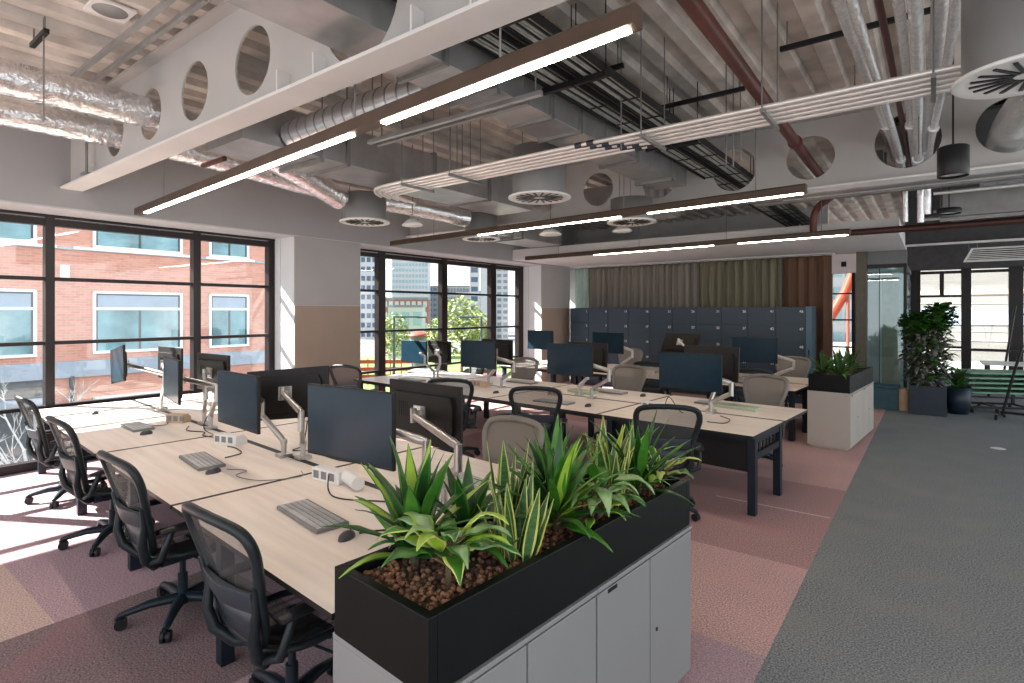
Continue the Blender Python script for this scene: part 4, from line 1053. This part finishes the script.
def rect_duct(x0, x1, y0, y1, z0, z1, label, flanges=(), m='galv', rods=()):
    t = bthing('air_duct', .5*(x0+x1), y0, z0, label, 'duct'); w = (x1-x0)/2; h = z1-z0; l = y1-y0
    k = MB(); k.box(-w, w, 0, l, 0, h); k.build('duct_body', M[m], t, .003)
    for fy in flanges:
        k = MB(); k.box(-w-.025, w+.025, fy-y0-.018, fy-y0+.018, -.025, h+.025); k.build('flange', M['galv_dark'], t)
    for ry in rods:
        k = MB()
        for s_ in (-1, 1): k.cyl((s_*(w+.02), ry-y0, -.02), (s_*(w+.02), ry-y0, ZD-z0+.02), .006, .006, 6)
        k.box(-w-.03, w+.03, ry-y0-.02, ry-y0+.02, -.045, -.003)
        k.build('hanger', M['galv_dark'], t)
    return t
rect_duct(-2.82, -2.42, -1.5, 6.75, 3.41, 3.80, 'long galvanised rectangular duct passing through the nearest beam', (0.4, 1.3, 2.5, 3.7, 4.15, 5.3), 'galv', (3.0, 4.6, 6.2))
rect_duct(-5.28, -4.62, 2.35, 6.6, 3.32, 3.68, 'rectangular galvanised duct joined to the spiral duct', (3.4, 4.6, 5.6), 'galv', (3.1, 4.4))
def pipe_thing(name, pts, r, mats, label, cat, bands=(), n=14, group=None, smooth=4, ribs=0):
    P_ = [B(*p) for p in (catmull(pts, smooth) if smooth else [Vector(p) for p in pts])]
    o0 = P_[0]
    t = thing(name, o0, 0, label, cat, group)
    k = MB(); k.tube([p-o0 for p in P_], r, n); k.build('pipe_run', M[mats], t)
    if ribs:
        q = MB(); L = (P_[-1]-P_[0]); m = int(L.length/ribs)
        for i in range(1, m): 
            c = P_[0]+L*(i/m)-o0; d = L.normalized()*.006
            q.cyl(c-d, c+d, r+.006, r+.006, n, 0, True)
        q.build('seam_ribs', M['galv'], t)
    for b in bands:
        q = MB(); i = min(len(P_)-2, max(0, int(b*(len(P_)-1)))); d = (P_[i+1]-P_[i]).normalized()*.03
        q.cyl(P_[i]-o0-d, P_[i]-o0+d, r+.018, r+.018, n); q.build('clamp', M[mats], t)
    return t
pipe_thing('spiral_duct', [(-4.60, 2.80, 3.45), (-2.83, 2.80, 3.45)], .12, 'spiral', 'silver spiral duct under the nearest beam, behind the long light', 'duct', (), 20, None, 0, .12)
pipe_thing('foil_duct', [(-5.59, -2.5, 3.63), (-5.59, 0.5, 3.63), (-5.59, 2.5, 3.62), (-5.66, 3.4, 3.45), (-5.80, 4.16, 3.24)], .135, 'foil', 'crinkled foil duct entering the upper round hole of the nearest beam', 'duct', (), 18, 'foil wrapped air ducts')
pipe_thing('foil_duct', [(-6.46, -2.5, 3.60), (-6.46, 0.5, 3.60), (-6.46, 2.6, 3.60), (-6.35, 4.4, 3.45), (-5.95, 5.7, 3.36), (-5.74, 6.42, 3.29)], .125, 'foil', 'crinkled foil duct running lower, closest to the window bulkhead', 'duct', (), 18, 'foil wrapped air ducts')
pipe_thing('foil_duct', [(.55, 4.0, 3.35), (.62, 4.6, 3.25), (.60, 5.6, 3.40), (.60, 7.2, 3.6), (.62, 8.6, 3.62)], .17, 'foil', 'fat foil duct behind the top right slotted diffuser', 'duct', (), 18, 'foil wrapped air ducts')
pipe_thing('foil_duct', [(.46, 9.08, 3.52), (1.5, 9.08, 3.52), (4, 9.08, 3.52)], .12, 'foil', 'foil duct crossing the dark ceiling at the far right', 'duct', (), 18, 'foil wrapped air ducts')

# white conduits on a rack
t = bthing('conduit_rack', -2.3, 4.14, 3.2, 'rack of pale steel conduits crossing the ceiling below the ducts', 'conduit rack')
for i in range(9):
    yy = -.19+i*.046; z_ = .0+(i % 2)*.012
    k = MB(); k.tube(catmull([(-2.9, yy+.35+.02*i, .02+z_), (-2.75, yy+.14, .02+z_), (-2.45-.015*i, yy, .02+z_), (-1.5, yy, .02+z_), (0, yy, .02+z_), (1.2, yy, .02+z_), (2.45, yy, .02+z_)], 3), .0165, 8)
    co = k.build('conduit', M['conduit'], t)
    q = MB(); xx = .12+.045*(8-i)*-1+.2
    for d_ in (0, .11): q.cyl((xx+d_, yy, .02+z_), (xx+d_+.06, yy, .02+z_), .023, .023, 10)
    q.build('coupler', M['coupler'], co)
for xx in (-2.1, -1.42, .55, 1.4, 2.3):
    k = MB(); k.box(xx-.012, xx+.012, -.235, .235, -.028, -.002)
    k.cyl((xx, -.228, -.026), (xx, -.228, ZD-3.2+.02), .005, .005, 6); k.cyl((xx, .228, -.026), (xx, .228, ZD-3.2+.02), .005, .005, 6); k.build('trapeze_hanger', M['galv_dark'], t)
# cable trays
for (a, b, lab) in ((-2.34, -2.12, 'black cable ladder beside the long rectangular duct'), (-2.06, -1.84, 'black cable ladder filled with pale cables, right of its twin')):
    w = (b-a)/2; t = bthing('cable_ladder', .5*(a+b), -1, 3.55, lab, 'cable tray', 'cable ladders'); L = 13.2
    k = MB(); k.box(-w, -w+.012, 0, L, 0, .06); k.box(w-.012, w, 0, L, 0, .06)
    yy = .1
    k.box(-w+.012, w-.012, 0, L, .034, .037)
    while yy < L: k.box(-w, w, yy-.008, yy+.008, 0, .008); yy += .5
    k.build('ladder_frame', M['tray'], t)
    rr = random.Random(int(w*1000)+len(lab))
    for i in range(8):
        q = MB(); xo = -w+.028+i*(2*w-.056)/7
        q.tube([(xo+rr.uniform(-.008, .008), yy_, 0.019+rr.uniform(0, .004)) for yy_ in [L*j/16 for j in range(17)]], .011, 6); q.build('cable', M['wire' if (i % 3) else 'tray'], t)
    for ry in (1.4, 4.5, 6.4, 9.5):
        k = MB(); k.box(-w-.018, w+.018, ry-.02, ry+.02, -.045, -.003)
        for s_ in (-1, 1): k.cyl((s_*(w+.011), ry, -.04), (s_*(w+.011), ry, ZD-3.55+.02), .005, .005, 6)
        k.build('trapeze_hanger', M['black'], t)
# foil insulated pipes
px = [(-.44, 3.70, .036), (-.35, 3.60, .03), (-.16, 3.66, .03), (-.08, 3.58, .038), (.03, 3.68, .045), (.10, 3.60, .03)]
tl = ['first', 'second', 'third', 'fourth', 'fifth', 'sixth']
for i, (x, z, r_) in enumerate(px):
    pipe_thing('ceiling_pipe', ([(x-.10+.012*i, -1.0, z+.02), (x-.04, 2.0, z), (x, 4.2, z), (x*.6-.085, 7.2, z-.02), (x*.6-.085, 8.5, z-.03)] + ([(x*.6-.085, 8.9, z-.12), (x*.6-.085, 9.02, z-.55)] if i in (1, 3, 4) else [(x*.6-.085, 9.0, z-.04)])), r_, 'foil_pipe', '%s foil wrapped pipe from the left in the bundle at the upper right' % tl[i], 'pipe', (.25, .55), 10, 'foil wrapped pipes at the upper right')
pipe_thing('ceiling_pipe', [(-.34, -1, 3.72), (-.30, 2.0, 3.70), (-.255, 4.2, 3.70), (-.24, 7.2, 3.70), (-.24, 9.0, 3.66)], .022, 'red_pipe', 'thin rust red pipe among the foil wrapped pipes', 'pipe', (.4,), 10)
# sprinkler pipes
pipe_thing('sprinkler_pipe', [(-1.06, -1.5, 3.62), (-1.09, 2.6, 3.62), (-1.16, 7.4, 3.62), (-1.17, 9.3, 3.60), (-1.45, 10.05, 3.56), (-1.55, 10.16, 3.4), (-1.56, 10.18, 3.16)], .052, 'red_pipe', 'thick dark red sprinkler pipe running back through the perforated beam', 'pipe', (.30, .42, .5), 14)
pipe_thing('sprinkler_pipe', [(-2.5, 10.18, 3.10), (5, 10.18, 3.10)], .05, 'red_dark', 'dark red pipe crossing low over the farthest light', 'pipe', (), 12, None, 0)
pipe_thing('sprinkler_pipe', [(-2.2, 3.1, 3.93), (1.5, 3.1, 3.93)], .035, 'red_dark', 'thin dark red pipe behind the nearest light at the top', 'pipe', (), 12, None, 0)
pipe_thing('sprinkler_pipe', [(-5.9, 2.6, 3.34), (-5.45, 2.6, 3.34)], .025, 'red_pipe', 'short red pipe under the nearest beam by the bulkhead', 'pipe', (), 10, None, 0)
# channels fixed to the deck
def strut(x0, x1, y, z, label, drops=(), m='black'):
    t = bthing('ceiling_strut', .5*(x0+x1), y, z, label, 'support channel'); cx = .5*(x0+x1)
    k = MB(); k.box(x0-cx, x1-cx, -.018, .018, 0, .036); k.build('channel', M[m], t, .003)
    for d_ in drops:
        k = MB(); k.cyl((d_-cx, 0, -.65), (d_-cx, 0, ZD-z+.02), .006, .006, 6); k.build('threaded_rod', M['galv_dark'], t)
    for e_ in (x0+.05, x1-.05):
        k = MB(); k.cyl((e_-cx, 0, .02), (e_-cx, 0, ZD-z+.02), .006, .006, 6); k.build('threaded_rod', M['galv_dark'], t)
strut(-.95, .16, 4.70, 3.88, 'black support channel crossing behind the foil pipes near the top edge')
strut(-.62, .16, 5.90, 3.86, 'black support channel crossing behind the foil pipes, lower one', (-.1,))
strut(-2.05, -1.30, 5.06, 3.78, 'brown black channel left of the thick red pipe', (-1.46, -1.40, -1.34))
strut(-2.34, -1.96, 4.05, 3.80, 'short black channel over the cable ladders', (-1.98,))
strut(-4.45, -3.95, 4.62, 4.0, 'short black channel with threaded rods above the conduit rack bend', (-4.38, -4.28, -4.20, -4.08))
strut(-3.55, -3.30, 5.2, 4.0, 'small black bracket on the deck over the conduit rack', (-3.42,))
strut(-5.72, -5.32, 1.22, 3.96, 'black bracket with a rod at the upper left deck', (-5.40,))
strut(-7.5, -4.0, 1.62, 3.98, 'long grey channel under the upper left deck', (), 'galv')
strut(-7.5, -4.0, 1.78, 4.0, 'second long grey channel nearest the beam at upper left', (), 'galv')
strut(-3.95, -2.12, 3.13, 3.33, 'long grey channel behind the nearest light', (), 'galv')
strut(-3.95, -2.3, 3.23, 3.335, 'dark channel parallel behind the nearest light', (), 'galv_dark')
k = MB(); k.box(-.13, .13, -.13, .13, 0, .02); k.lathe([(0, -.006), (.10, -.006), (.11, 0)], 26, (0, 0, 0), 1)
tag(k.build('ceiling_plate', [M['diff'], M['plenum']], None, .003, B(-4.78, 1.46, 4.05), TH), 'square pale plate with a round grille on the upper left deck', 'plate')
# hanging stay at the beam tip
k = MB(); k.cyl((0, 0, 0), (0, 0, ZD-3.28+.05), .014, .014, 8); k.cbox((0, 0, .0), (.12, .08, .03))
tag(k.build('hanger_stay', M['galv_dark'], None, .002, B(-7.02, 1.935, 3.29), TH), 'grey hanging stay bolted at the window tip of the nearest beam', 'hanger')
# black pendant
def pend(x, y, z, r_, h, label, m='black'):
    t = bthing('pendant_lamp', x, y, z, label, 'pendant lamp', 'black pendants at the right')
    k = MB(); k.lathe([(r_*.9, .03), (r_*.97, .0), (r_, .004), (r_, h), (r_*.9, h+.01), (0, h+.01)], 28); k.build('shade', M[m], t)
    k = MB(); k.lathe([(0, .02), (r_*.95, .02)], 28); k.build('glare_disc', M['diff'], t)
    k = MB(); k.cyl((0, 0, h), (0, 0, ZD-z+.02), .007, .007, 8); k.build('cord', M['black'], t)
pend(.12, 5.45, 2.90, .10, .22, 'black cylinder pendant under the foil pipes at the right')
pend(.16, 9.1, 3.12, .13, .06, 'flat black pendant farther back on the right')
# dark far services
rect_duct(-.98, -.52, 8.6, 9.2, 3.48, 3.95, 'dull duct box behind the perforated beam over the pillar side', (8.9,), 'galv_dark')
rect_duct(.1, 1.5, 9.5, 9.95, 3.14, 3.50, 'dark fan coil box hung in the far right ceiling', (9.7,), 'galv_dark', (9.6,))
rect_duct(-4.6, -3.4, 7.9, 9.2, 3.45, 3.85, 'galvanised duct box behind the perforated beam above the far light', (8.5,), 'galv', (8.2,))
rect_duct(-7.0, -6.2, 7.5, 9.9, 3.25, 3.7, 'galvanised duct near the far bulkhead', (8.5,), 'galv', (8.2,))
for i, (y, z, x0, r_, m) in enumerate([(7.75, 3.34, -3.0, .055, 'galv'), (8.1, 3.36, -1.6, .025, 'conduit'), (8.35, 3.37, -2.0, .035, 'galv_dark'), (8.75, 3.34, .0, .02, 'conduit'), (10.7, 3.40, -1.2 + 1.2, .03, 'galv'), (11.2, 3.35, -.2, .025, 'conduit'), (11.8, 3.45, -.2, .05, 'galv_dark')]):
    pipe_thing('ceiling_pipe', [(x0, y, z), (5.5, y, z)], r_, m, ['thickest grey pipe just behind the perforated beam', 'slim pale pipe behind the perforated beam', 'dull grey pipe behind the perforated beam', 'thin pale pipe over the flat black pendant', 'grey pipe beyond the low dark red pipe', 'thin pale pipe over the glass booth front', 'dull thick pipe over the potted tree'][i], 'pipe', (), 10, 'service pipes in the far right ceiling', 0)
t = bthing('slatted_panel', .58, 14.0, 3.05, 'pale slatted ceiling panel before the far windows', 'ceiling panel')
k = MB(); k.box(0, .04, 0, 3.4, .012, .04); k.box(3.4, 3.45, 0, 3.4, .012, .04); k.box(0, 3.45, -.05, 0, .012, .04); k.box(0, 3.45, 3.4, 3.45, .012, .04); k.build('frame', M['diff'], t)
k = MB()
for i in range(6): k.box(.05, 3.4, .50+i*.50, .53+i*.50, .02, .032)
k.build('slats', M['conduit'], t)
k = MB()
for a in (.1, 3.3):
    for b in (.1, 3.3): k.cyl((a, b, .04), (a, b, ZD-3.05+.02), .005, .005, 6)
k.build('hanger_rods', M['galv_dark'], t)

# ================================================================== OUTSIDE
ZG = -4.2
k = MB(); k.box(-260, -8.7, -120, 320, ZG-.3, ZG); o = bstruct(k, 'ground', [M['road']], 'grey asphalt street below the windows', 'ground')
k = MB(); k.box(-19.9, -16.5, -10, 15, ZG, ZG+.06); bstruct(k, 'pavement', [M['pave']], 'pale pavement along the foot of the brick building', 'pavement')
k = MB(); k.box(-60, -26, 20, 60, ZG, ZG+.05); bstruct(k, 'lawn', [M['lawn']], 'green verge across the street beyond the second window', 'lawn')
k = MB(); k.box(-8, 30, 20.8, 60, -.6, -.3); bstruct(k, 'path', [M['pave']], 'pale terrace outside the far windows', 'terrace')
root = thing('brick_building', B(-20, 3, ZG), TH, 'salmon brick building across the street, white framed windows', 'building')
def cb(m_, x0, x1, y0, y1, z0, z1, mi=0): return m_.box(x0+20, x1+20, y0-3, y1-3, z0-ZG, z1-ZG, mi)
k = MB(); cb(k, -30, -20, -10, 14.2, ZG, 7.4); k.build('wall', M['brick'], root)
k = MB(); cb(k, -20.02, -19.90, -10, 14.2, -.05, .42); cb(k, -20.02, -19.95, -10, 14.2, 3.66, 3.72, 0); k.build('stone_band', M['stone'], root)
k = MB(); cb(k, -20.02, -19.93, 5.2, 8.5, 3.68, 3.76); cb(k, -20.02, -19.93, 1.4, 4.8, 3.68, 3.76); cb(k, -20.02, -19.93, 8.9, 10.6, 3.68, 3.76); k.build('sill_band', M['stone_white'], root)
def ext_window(y0, y1, z0, z1, blind, mull=True, dark=False):
    fr = MB(); t = .075
    cb(fr, -20.05, -19.94, y0, y0+t, z0, z1); cb(fr, -20.05, -19.94, y1-t, y1, z0, z1); cb(fr, -20.05, -19.94, y0, y1, z1-t, z1); cb(fr, -20.05, -19.93, y0, y1, z0, z0+.08)
    f_ = fr.build('window', M['stone_white'], root)
    g = MB(); cb(g, -20.03, -19.99, y0+t, y1-t, z0+.08, z1-t, 0)
    if blind: cb(g, -19.995, -19.985, y0+t, y1-t, z1-t-.42, z1-t, 1)
    cb(g, -19.995, -19.98, y0+t, y0+t+.05, z0+.08, z1-t, 2); cb(g, -19.995, -19.98, y1-t-.05, y1-t, z0+.08, z1-t, 2)
    cb(g, -19.995, -19.98, y0+t, y1-t, z1-t-.05, z1-t, 2)
    if mull: cb(g, -19.995, -19.975, .5*(y0+y1)-.03, .5*(y0+y1)+.03, z0+.08, z1-t-(.42 if blind else 0), 2)
    if blind: cb(g, -19.995, -19.97, y0+t, y1-t, z1-t-.50, z1-t-.42, 3)
    g.build('pane', [M['ext_dark'] if dark else M['ext_glass'], M['ext_glass2'], M['ext_frame'], M['stone_white']], f_)
for (a, b) in ((-5.3, -3.1), (-1.6, .6), (2.05, 4.36), (5.66, 8.14), (9.0, 10.4), (11.6, 13.4)):
    ext_window(a, b, .60, 2.48, True); ext_window(a, b, 3.76, 5.6, False); ext_window(a, b, -3.3, -.7, False, True, True)
k = MB(); cb(k, -20.0, -19.88, 4.88, 5.08, 2.75, 3.2); k.build('wall_lamp', M['stone_white'], root, .01)
k = MB(); cb(k, -20.0, -19.9, 5.1, 5.2, ZG, .0); k.build('downpipe', M['ext_dark'], root)
k = MB(); cb(k, -20.03, -19.97, -10, 4.5, ZG, -.06); k.build('stone_base', M['road'], root)
k = MB(); cb(k, -20.0, -19.6, 1.2, 4.6, -.75, -.55); k.build('canopy', M['stone'], root)

def bare_tree(x, y, h, label, seed):
    m_ = MB(); rr = random.Random(seed)
    def br(p, d, L, r_, lev):
        q = p+d*L*.5+Vector((rr.uniform(-.05, .05), rr.uniform(-.05, .05), 0))*L; e = p+d*L
        m_.tube([p, q, e], [r_, r_*.85, r_*.65], 6, 0, False)
        if lev == 0: return
        for k in range(3 if lev > 1 else 4):
            a = rr.uniform(0, 6.28); s_ = rr.uniform(.35, .8)
            nd = (d+Vector((math.cos(a)*s_, math.sin(a)*s_, rr.uniform(-.1, .35)))).normalized()
            br(p+d*L*rr.uniform(.45, 1.0), nd, L*rr.uniform(.5, .72), r_*.55, lev-1)
    br(Vector((0, 0, 0)), Vector((.03, .02, 1)).normalized(), h*.42, h*.012, 5)
    o = m_.build('bare_tree', M['bark_pale'], None, 0, B(x, y, ZG)); tag(o, label, 'tree', 'bare trees in the street')
bare_tree(-12.8, 2.75, 6.0, 'pale leafless tree in the street behind the first dark chair', 4)
bare_tree(-13.8, 1.7, 5.2, 'pale leafless tree at the far left edge of the window', 9)
bare_tree(-15.8, 5.2, 4.3, 'small leafless tree against the brick building', 11)
def leafy_tree(x, y, h, r_, label, seed):
    t = thing('street_tree', B(x, y, ZG), 0, label, 'tree', 'leafy trees beyond the second window'); rr = random.Random(seed)
    k = MB(); k.tube([(0, 0, 0), (.1, 0, h*.3), (0, .1, h*.6)], [.16, .12, .08], 8)
    for a in range(5): k.tube([(0, .05, h*(.35+.05*a)), (math.cos(a*1.3)*r_*.5, math.sin(a*1.3)*r_*.5, h*(.6+.05*a))], [.07, .03], 6)
    k.build('trunk', M['stem'], t)
    m_ = MB()
    for i in range(900):
        v = Vector((rr.gauss(0, 1), rr.gauss(0, 1), rr.gauss(0, 1))).normalized()*(rr.random()**.4)
        c_ = Vector((v.x*r_, v.y*r_, h*.66+v.z*h*.34)); s_ = r_*.085*rr.uniform(.7, 1.5); a = rr.uniform(0, 6.28); e = rr.uniform(-1, 1)
        u = Vector((math.cos(a), math.sin(a), e))*s_; w = Vector((-math.sin(a), math.cos(a), rr.uniform(-.6, .6)))*s_*.7
        m_.add([c_-u, c_-w, c_+u, c_+w], [(0, 1, 2, 3)])
    m_.build('crown', M['tree_leaf'], t)
leafy_tree(-30.5, 33.4, 7.4, 2.0, 'bright spring tree in the third pane of the second window', 1)
leafy_tree(-38.7, 33.4, 6.0, 1.5, 'pale green tree at the left of the second window', 2)
leafy_tree(-35.7, 35.7, 5.6, 1.1, 'small green tree in the middle of the second window', 3)
leafy_tree(-34.2, 40.2, 6.0, 1.6, 'green tree just behind the bright spring tree', 4)
def tower(x, y, w, d_, z1, body, win, nx, nz, label, z0=ZG):
    t = thing('city_tower' if z1 > 6 else 'city_building', B(x, y, z0), TH+R(41), label, 'building', 'city buildings beyond the second window'); h = z1-z0
    k = MB(); k.box(-w/2, w/2, 0, d_, 0, h); k.build('wall', M[body], t)
    k = MB(); fx = w/nx; fz = h/nz
    for i in range(nx):
        for j in range(nz): k.box(-w/2+fx*(i+.16), -w/2+fx*(i+.84), -.06, .02, fz*(j+.3), fz*(j+.82))
    k.build('window_grid', M[win], t)
    k = MB(); k.box(-w/2-.02, w/2+.02, -.05, d_+.02, h, h+.3); k.build('roof', M['tower_grey'], t)
tower(-97.2, 77, 3.6, 6, 24, 'tower_white', 'tower_dark', 3, 14, 'pale tower with blue windows at the left edge of the second window')
tower(-105, 96, 9.0, 8, 30, 'tower_white', 'tower_blue', 11, 24, 'broad pale blue chequered tower behind the second window')
tower(-107.2, 107, 3.6, 4, 8.5, 'tower_grey', 'tower_dark', 3, 9, 'dark blue mid rise beside the chequered tower')
tower(-72.4, 83.2, 1.9, 3, 26, 'tower_white', 'tower_dark', 1, 16, 'slim tower striped dark blue and white')
tower(-70.9, 84.55, 1.6, 3, 26, 'tower_white', 'tower_white', 1, 8, 'plain white tower side joining the striped tower')
tower(-74.2, 94.4, 2.6, 3, 22, 'tower_white', 'tower_grey', 2, 20, 'white balcony tower in the last pane')
tower(-60.6, 54.5, 6.5, 4, 3.6, 'city_brick', 'tower_white', 8, 5, 'low red brick block with pale windows')
tower(-54, 48.6, 4.4, 4, 2.4, 'tower_white', 'tower_blue', 3, 2, 'low white building before the red brick block')
tower(-109, 118, 8, 5, 9.0, 'pave', 'tower_grey', 9, 5, 'pale hillside houses in the distance')
tower(-88, 100, 7, 5, 6.5, 'tower_white', 'pave', 6, 6, 'pale mid rise row in the distance')
t = thing('pavilion', B(-40.6, 38.3, ZG), TH+R(41), 'small red roofed pavilion across the street', 'pavilion')
k = MB(); k.lathe([(1.25, 3.6), (1.3, 3.72), (.8, 3.95), (0, 4.15)], 10); k.build('roof', M['red_roof'], t)
k = MB(); k.lathe([(.9, 0), (.9, 3.6)], 10); k.build('wall', M['tower_grey'], t)
k = MB(); k.box(-.6, .6, -.6, .6, 0, 4.4); k.box(-.7, .7, -.7, .7, 4.4, 4.9, 1)
tag(k.build('kiosk', [M['tower_dark'], M['red_roof']], None, 0, B(-38.9, 45.6, ZG), 0), 'blue kiosk with red top across the street', 'kiosk')
def lamp_post(x, y, h, label, s_):
    t = thing('street_lamp', B(x, y, ZG), 0, label, 'street lamp', 'street lamps')
    k = MB(); k.tube([(0, 0, 0), (0, 0, h)], [.07, .045], 8); k.build('post', M['ext_frame'], t)
    k = MB(); k.tube([(0, 0, h-.03), (.9*s_, .7*s_, h-.03)], .04, 6); k.cbox((1.0*s_, .78*s_, h-.05), (.35, .25, .07)); k.build('lamp_arm', M['ext_frame'], t)
lamp_post(-19.3, 16.7, 5.85, 'dark street lamp in the second pane of the second window', 1)
lamp_post(-16.2, 19.1, 5.85, 'dark street lamp in the third pane of the second window', -.8)
def car(x, y, rz, m, label):
    t = thing('car', B(x, y, ZG), rz, label, 'car', 'cars in the street')
    k = MB(); k.prism([(-2.1, .35), (2.1, .35), (2.1, .85), (1.2, .95), (.6, 1.42), (-1.2, 1.45), (-1.9, .95), (-2.1, .9)], 'y', -.85, .85); k.build('body', M[m], t, .05)
    k = MB(); k.prism([(1.05, .97), (.55, 1.36), (-1.15, 1.38), (-1.65, .97)], 'y', -.87, .87); k.build('windows', M['ext_dark'], t)
    for a in (-1.3, 1.3):
        for b in (-.8, .8):
            k = MB(); k.cyl((a, b-.1, .33), (a, b+.1, .33), .33, .33, 16); k.build('wheel', M['caster'], t)
car(-32, 31, .6, 'car_white', 'white car across the street below the second window')
car(-28, 28, .6, 'tower_dark', 'dark car across the street below the second window')
car(-30, 35.5, .6, 'car_white', 'second white car farther along the street')
car(-26, 31.5, .6, 'car_red', 'red car across the street below the second window')
car(-14.8, -.4, 1.6, 'car_red', 'red car parked below the leftmost window')
k = MB()
for i in range(6): k.box(-.04, .04, i*.9-.04, i*.9+.04, 0, 2.2)
for z in (.6, 1.2, 1.8): k.box(-.03, .03, 0, 4.5, z, z+.3)
tag(k.build('street_hoarding', M['orange'], None, 0, B(-37.5, 28.5, ZG), TH+R(41)-R(90)), 'orange hoarding in the street seen low in the second window', 'fence')
# seen through the narrow far window and the wide far windows
t = thing('orange_slide', B(-4.2, 34, -.3), TH, 'orange red slanting slide outside the narrow far window', 'slide')
k = MB(); k.tube([(-1.4, 0, .2), (-.2, .2, 1.9), (.5, .1, 3.2), (1.0, 0, 4.6)], [.28, .26, .24, .22], 12); k.build('chute', M['orange'], t)
k = MB(); k.cyl((.6, .1, 0), (.6, .1, 3.4), .08); k.cyl((-.4, .2, 0), (-.4, .2, 1.6), .08); k.build('supports', M['red_roof'], t)
root = thing('clad_building', B(2, 31, -.3), TH, 'pale clad building filling the far windows', 'building')
k = MB(); k.box(-4.4, 12, 0, 6, 0, 8); k.build('wall', M['cladding'], root)
k = MB(); k.box(-4.4, 12, -.06, 0, 2.9, 3.1); k.build('band', M['wood'], root)
k = MB()
for i in range(6): k.box(-4.4, 12, -.03, 0, .5+i*.4, .53+i*.4)
k.build('cladding_lines', M['pave'], root)
k = MB(); k.box(-4.4, 12, -.05, 0, 1.6, 2.3); k.build('window_band', M['ext_glass2'], root)
tower(-5.5, 46, 8, 4, 12, 'tower_white', 'tower_blue', 9, 10, 'blue white building behind the orange slide')

# ================================================================== LIGHT AND CAMERA
w = bpy.data.worlds.new('sky'); bpy.context.scene.world = w; w.use_nodes = True; nt = w.node_tree
bg = nt.nodes['Background']
tc = nt.nodes.new('ShaderNodeTexCoord'); sp = nt.nodes.new('ShaderNodeSeparateXYZ'); rp = nt.nodes.new('ShaderNodeValToRGB'); mr = nt.nodes.new('ShaderNodeMapRange')
mr.inputs['From Min'].default_value = -1; mr.inputs['From Max'].default_value = 1
nt.links.new(tc.outputs['Generated'], sp.inputs[0]); nt.links.new(sp.outputs['Z'], mr.inputs['Value']); nt.links.new(mr.outputs['Result'], rp.inputs['Fac']); nt.links.new(rp.outputs['Color'], bg.inputs['Color'])
cr = rp.color_ramp
cr.elements[0].position = 0.0; cr.elements[0].color = (.90, .92, .94, 1)
cr.elements[1].position = 1.0; cr.elements[1].color = (.62, .80, 1.0, 1)
e = cr.elements.new(.485); e.color = (.96, .97, .98, 1)
e = cr.elements.new(.505); e.color = (.92, .96, .98, 1)
e = cr.elements.new(.62); e.color = (.84, .93, 1.0, 1)
bg.inputs['Strength'].default_value = 0.82
sd = bpy.data.lights.new('sun', 'SUN'); sd.energy = 11.0; sd.angle = R(.6); sd.color = (1, .95, .88)
so = bpy.data.objects.new('sun', sd); C.objects.link(so)
dv = Vector((1.0, .55, -.83)); dv = Vector((dv.x*CT-dv.y*ST, dv.x*ST+dv.y*CT, dv.z))
so.rotation_euler = dv.to_track_quat('-Z', 'Y').to_euler(); so.location = (-30, -15, 30)

cd = bpy.data.cameras.new('camera'); cam = bpy.data.objects.new('camera', cd); C.objects.link(cam)
cam.location = (0, 0, CAMZ); cam.rotation_euler = (R(90), 0, math.atan(493/556))
cd.sensor_width = 36; cd.sensor_fit = 'HORIZONTAL'; cd.lens = 36*556/1024
cd.shift_y = -30/1024; cd.clip_start = .05; cd.clip_end = 600
sc = bpy.context.scene; sc.camera = cam
sc.view_settings.view_transform = 'Standard'; sc.view_settings.look = 'None'; sc.view_settings.gamma = 1; sc.view_settings.use_curve_mapping = False
sc.view_settings.exposure = 1.55
sc.cycles.max_bounces = 8; sc.cycles.transparent_max_bounces = 16; sc.cycles.sample_clamp_indirect = 6
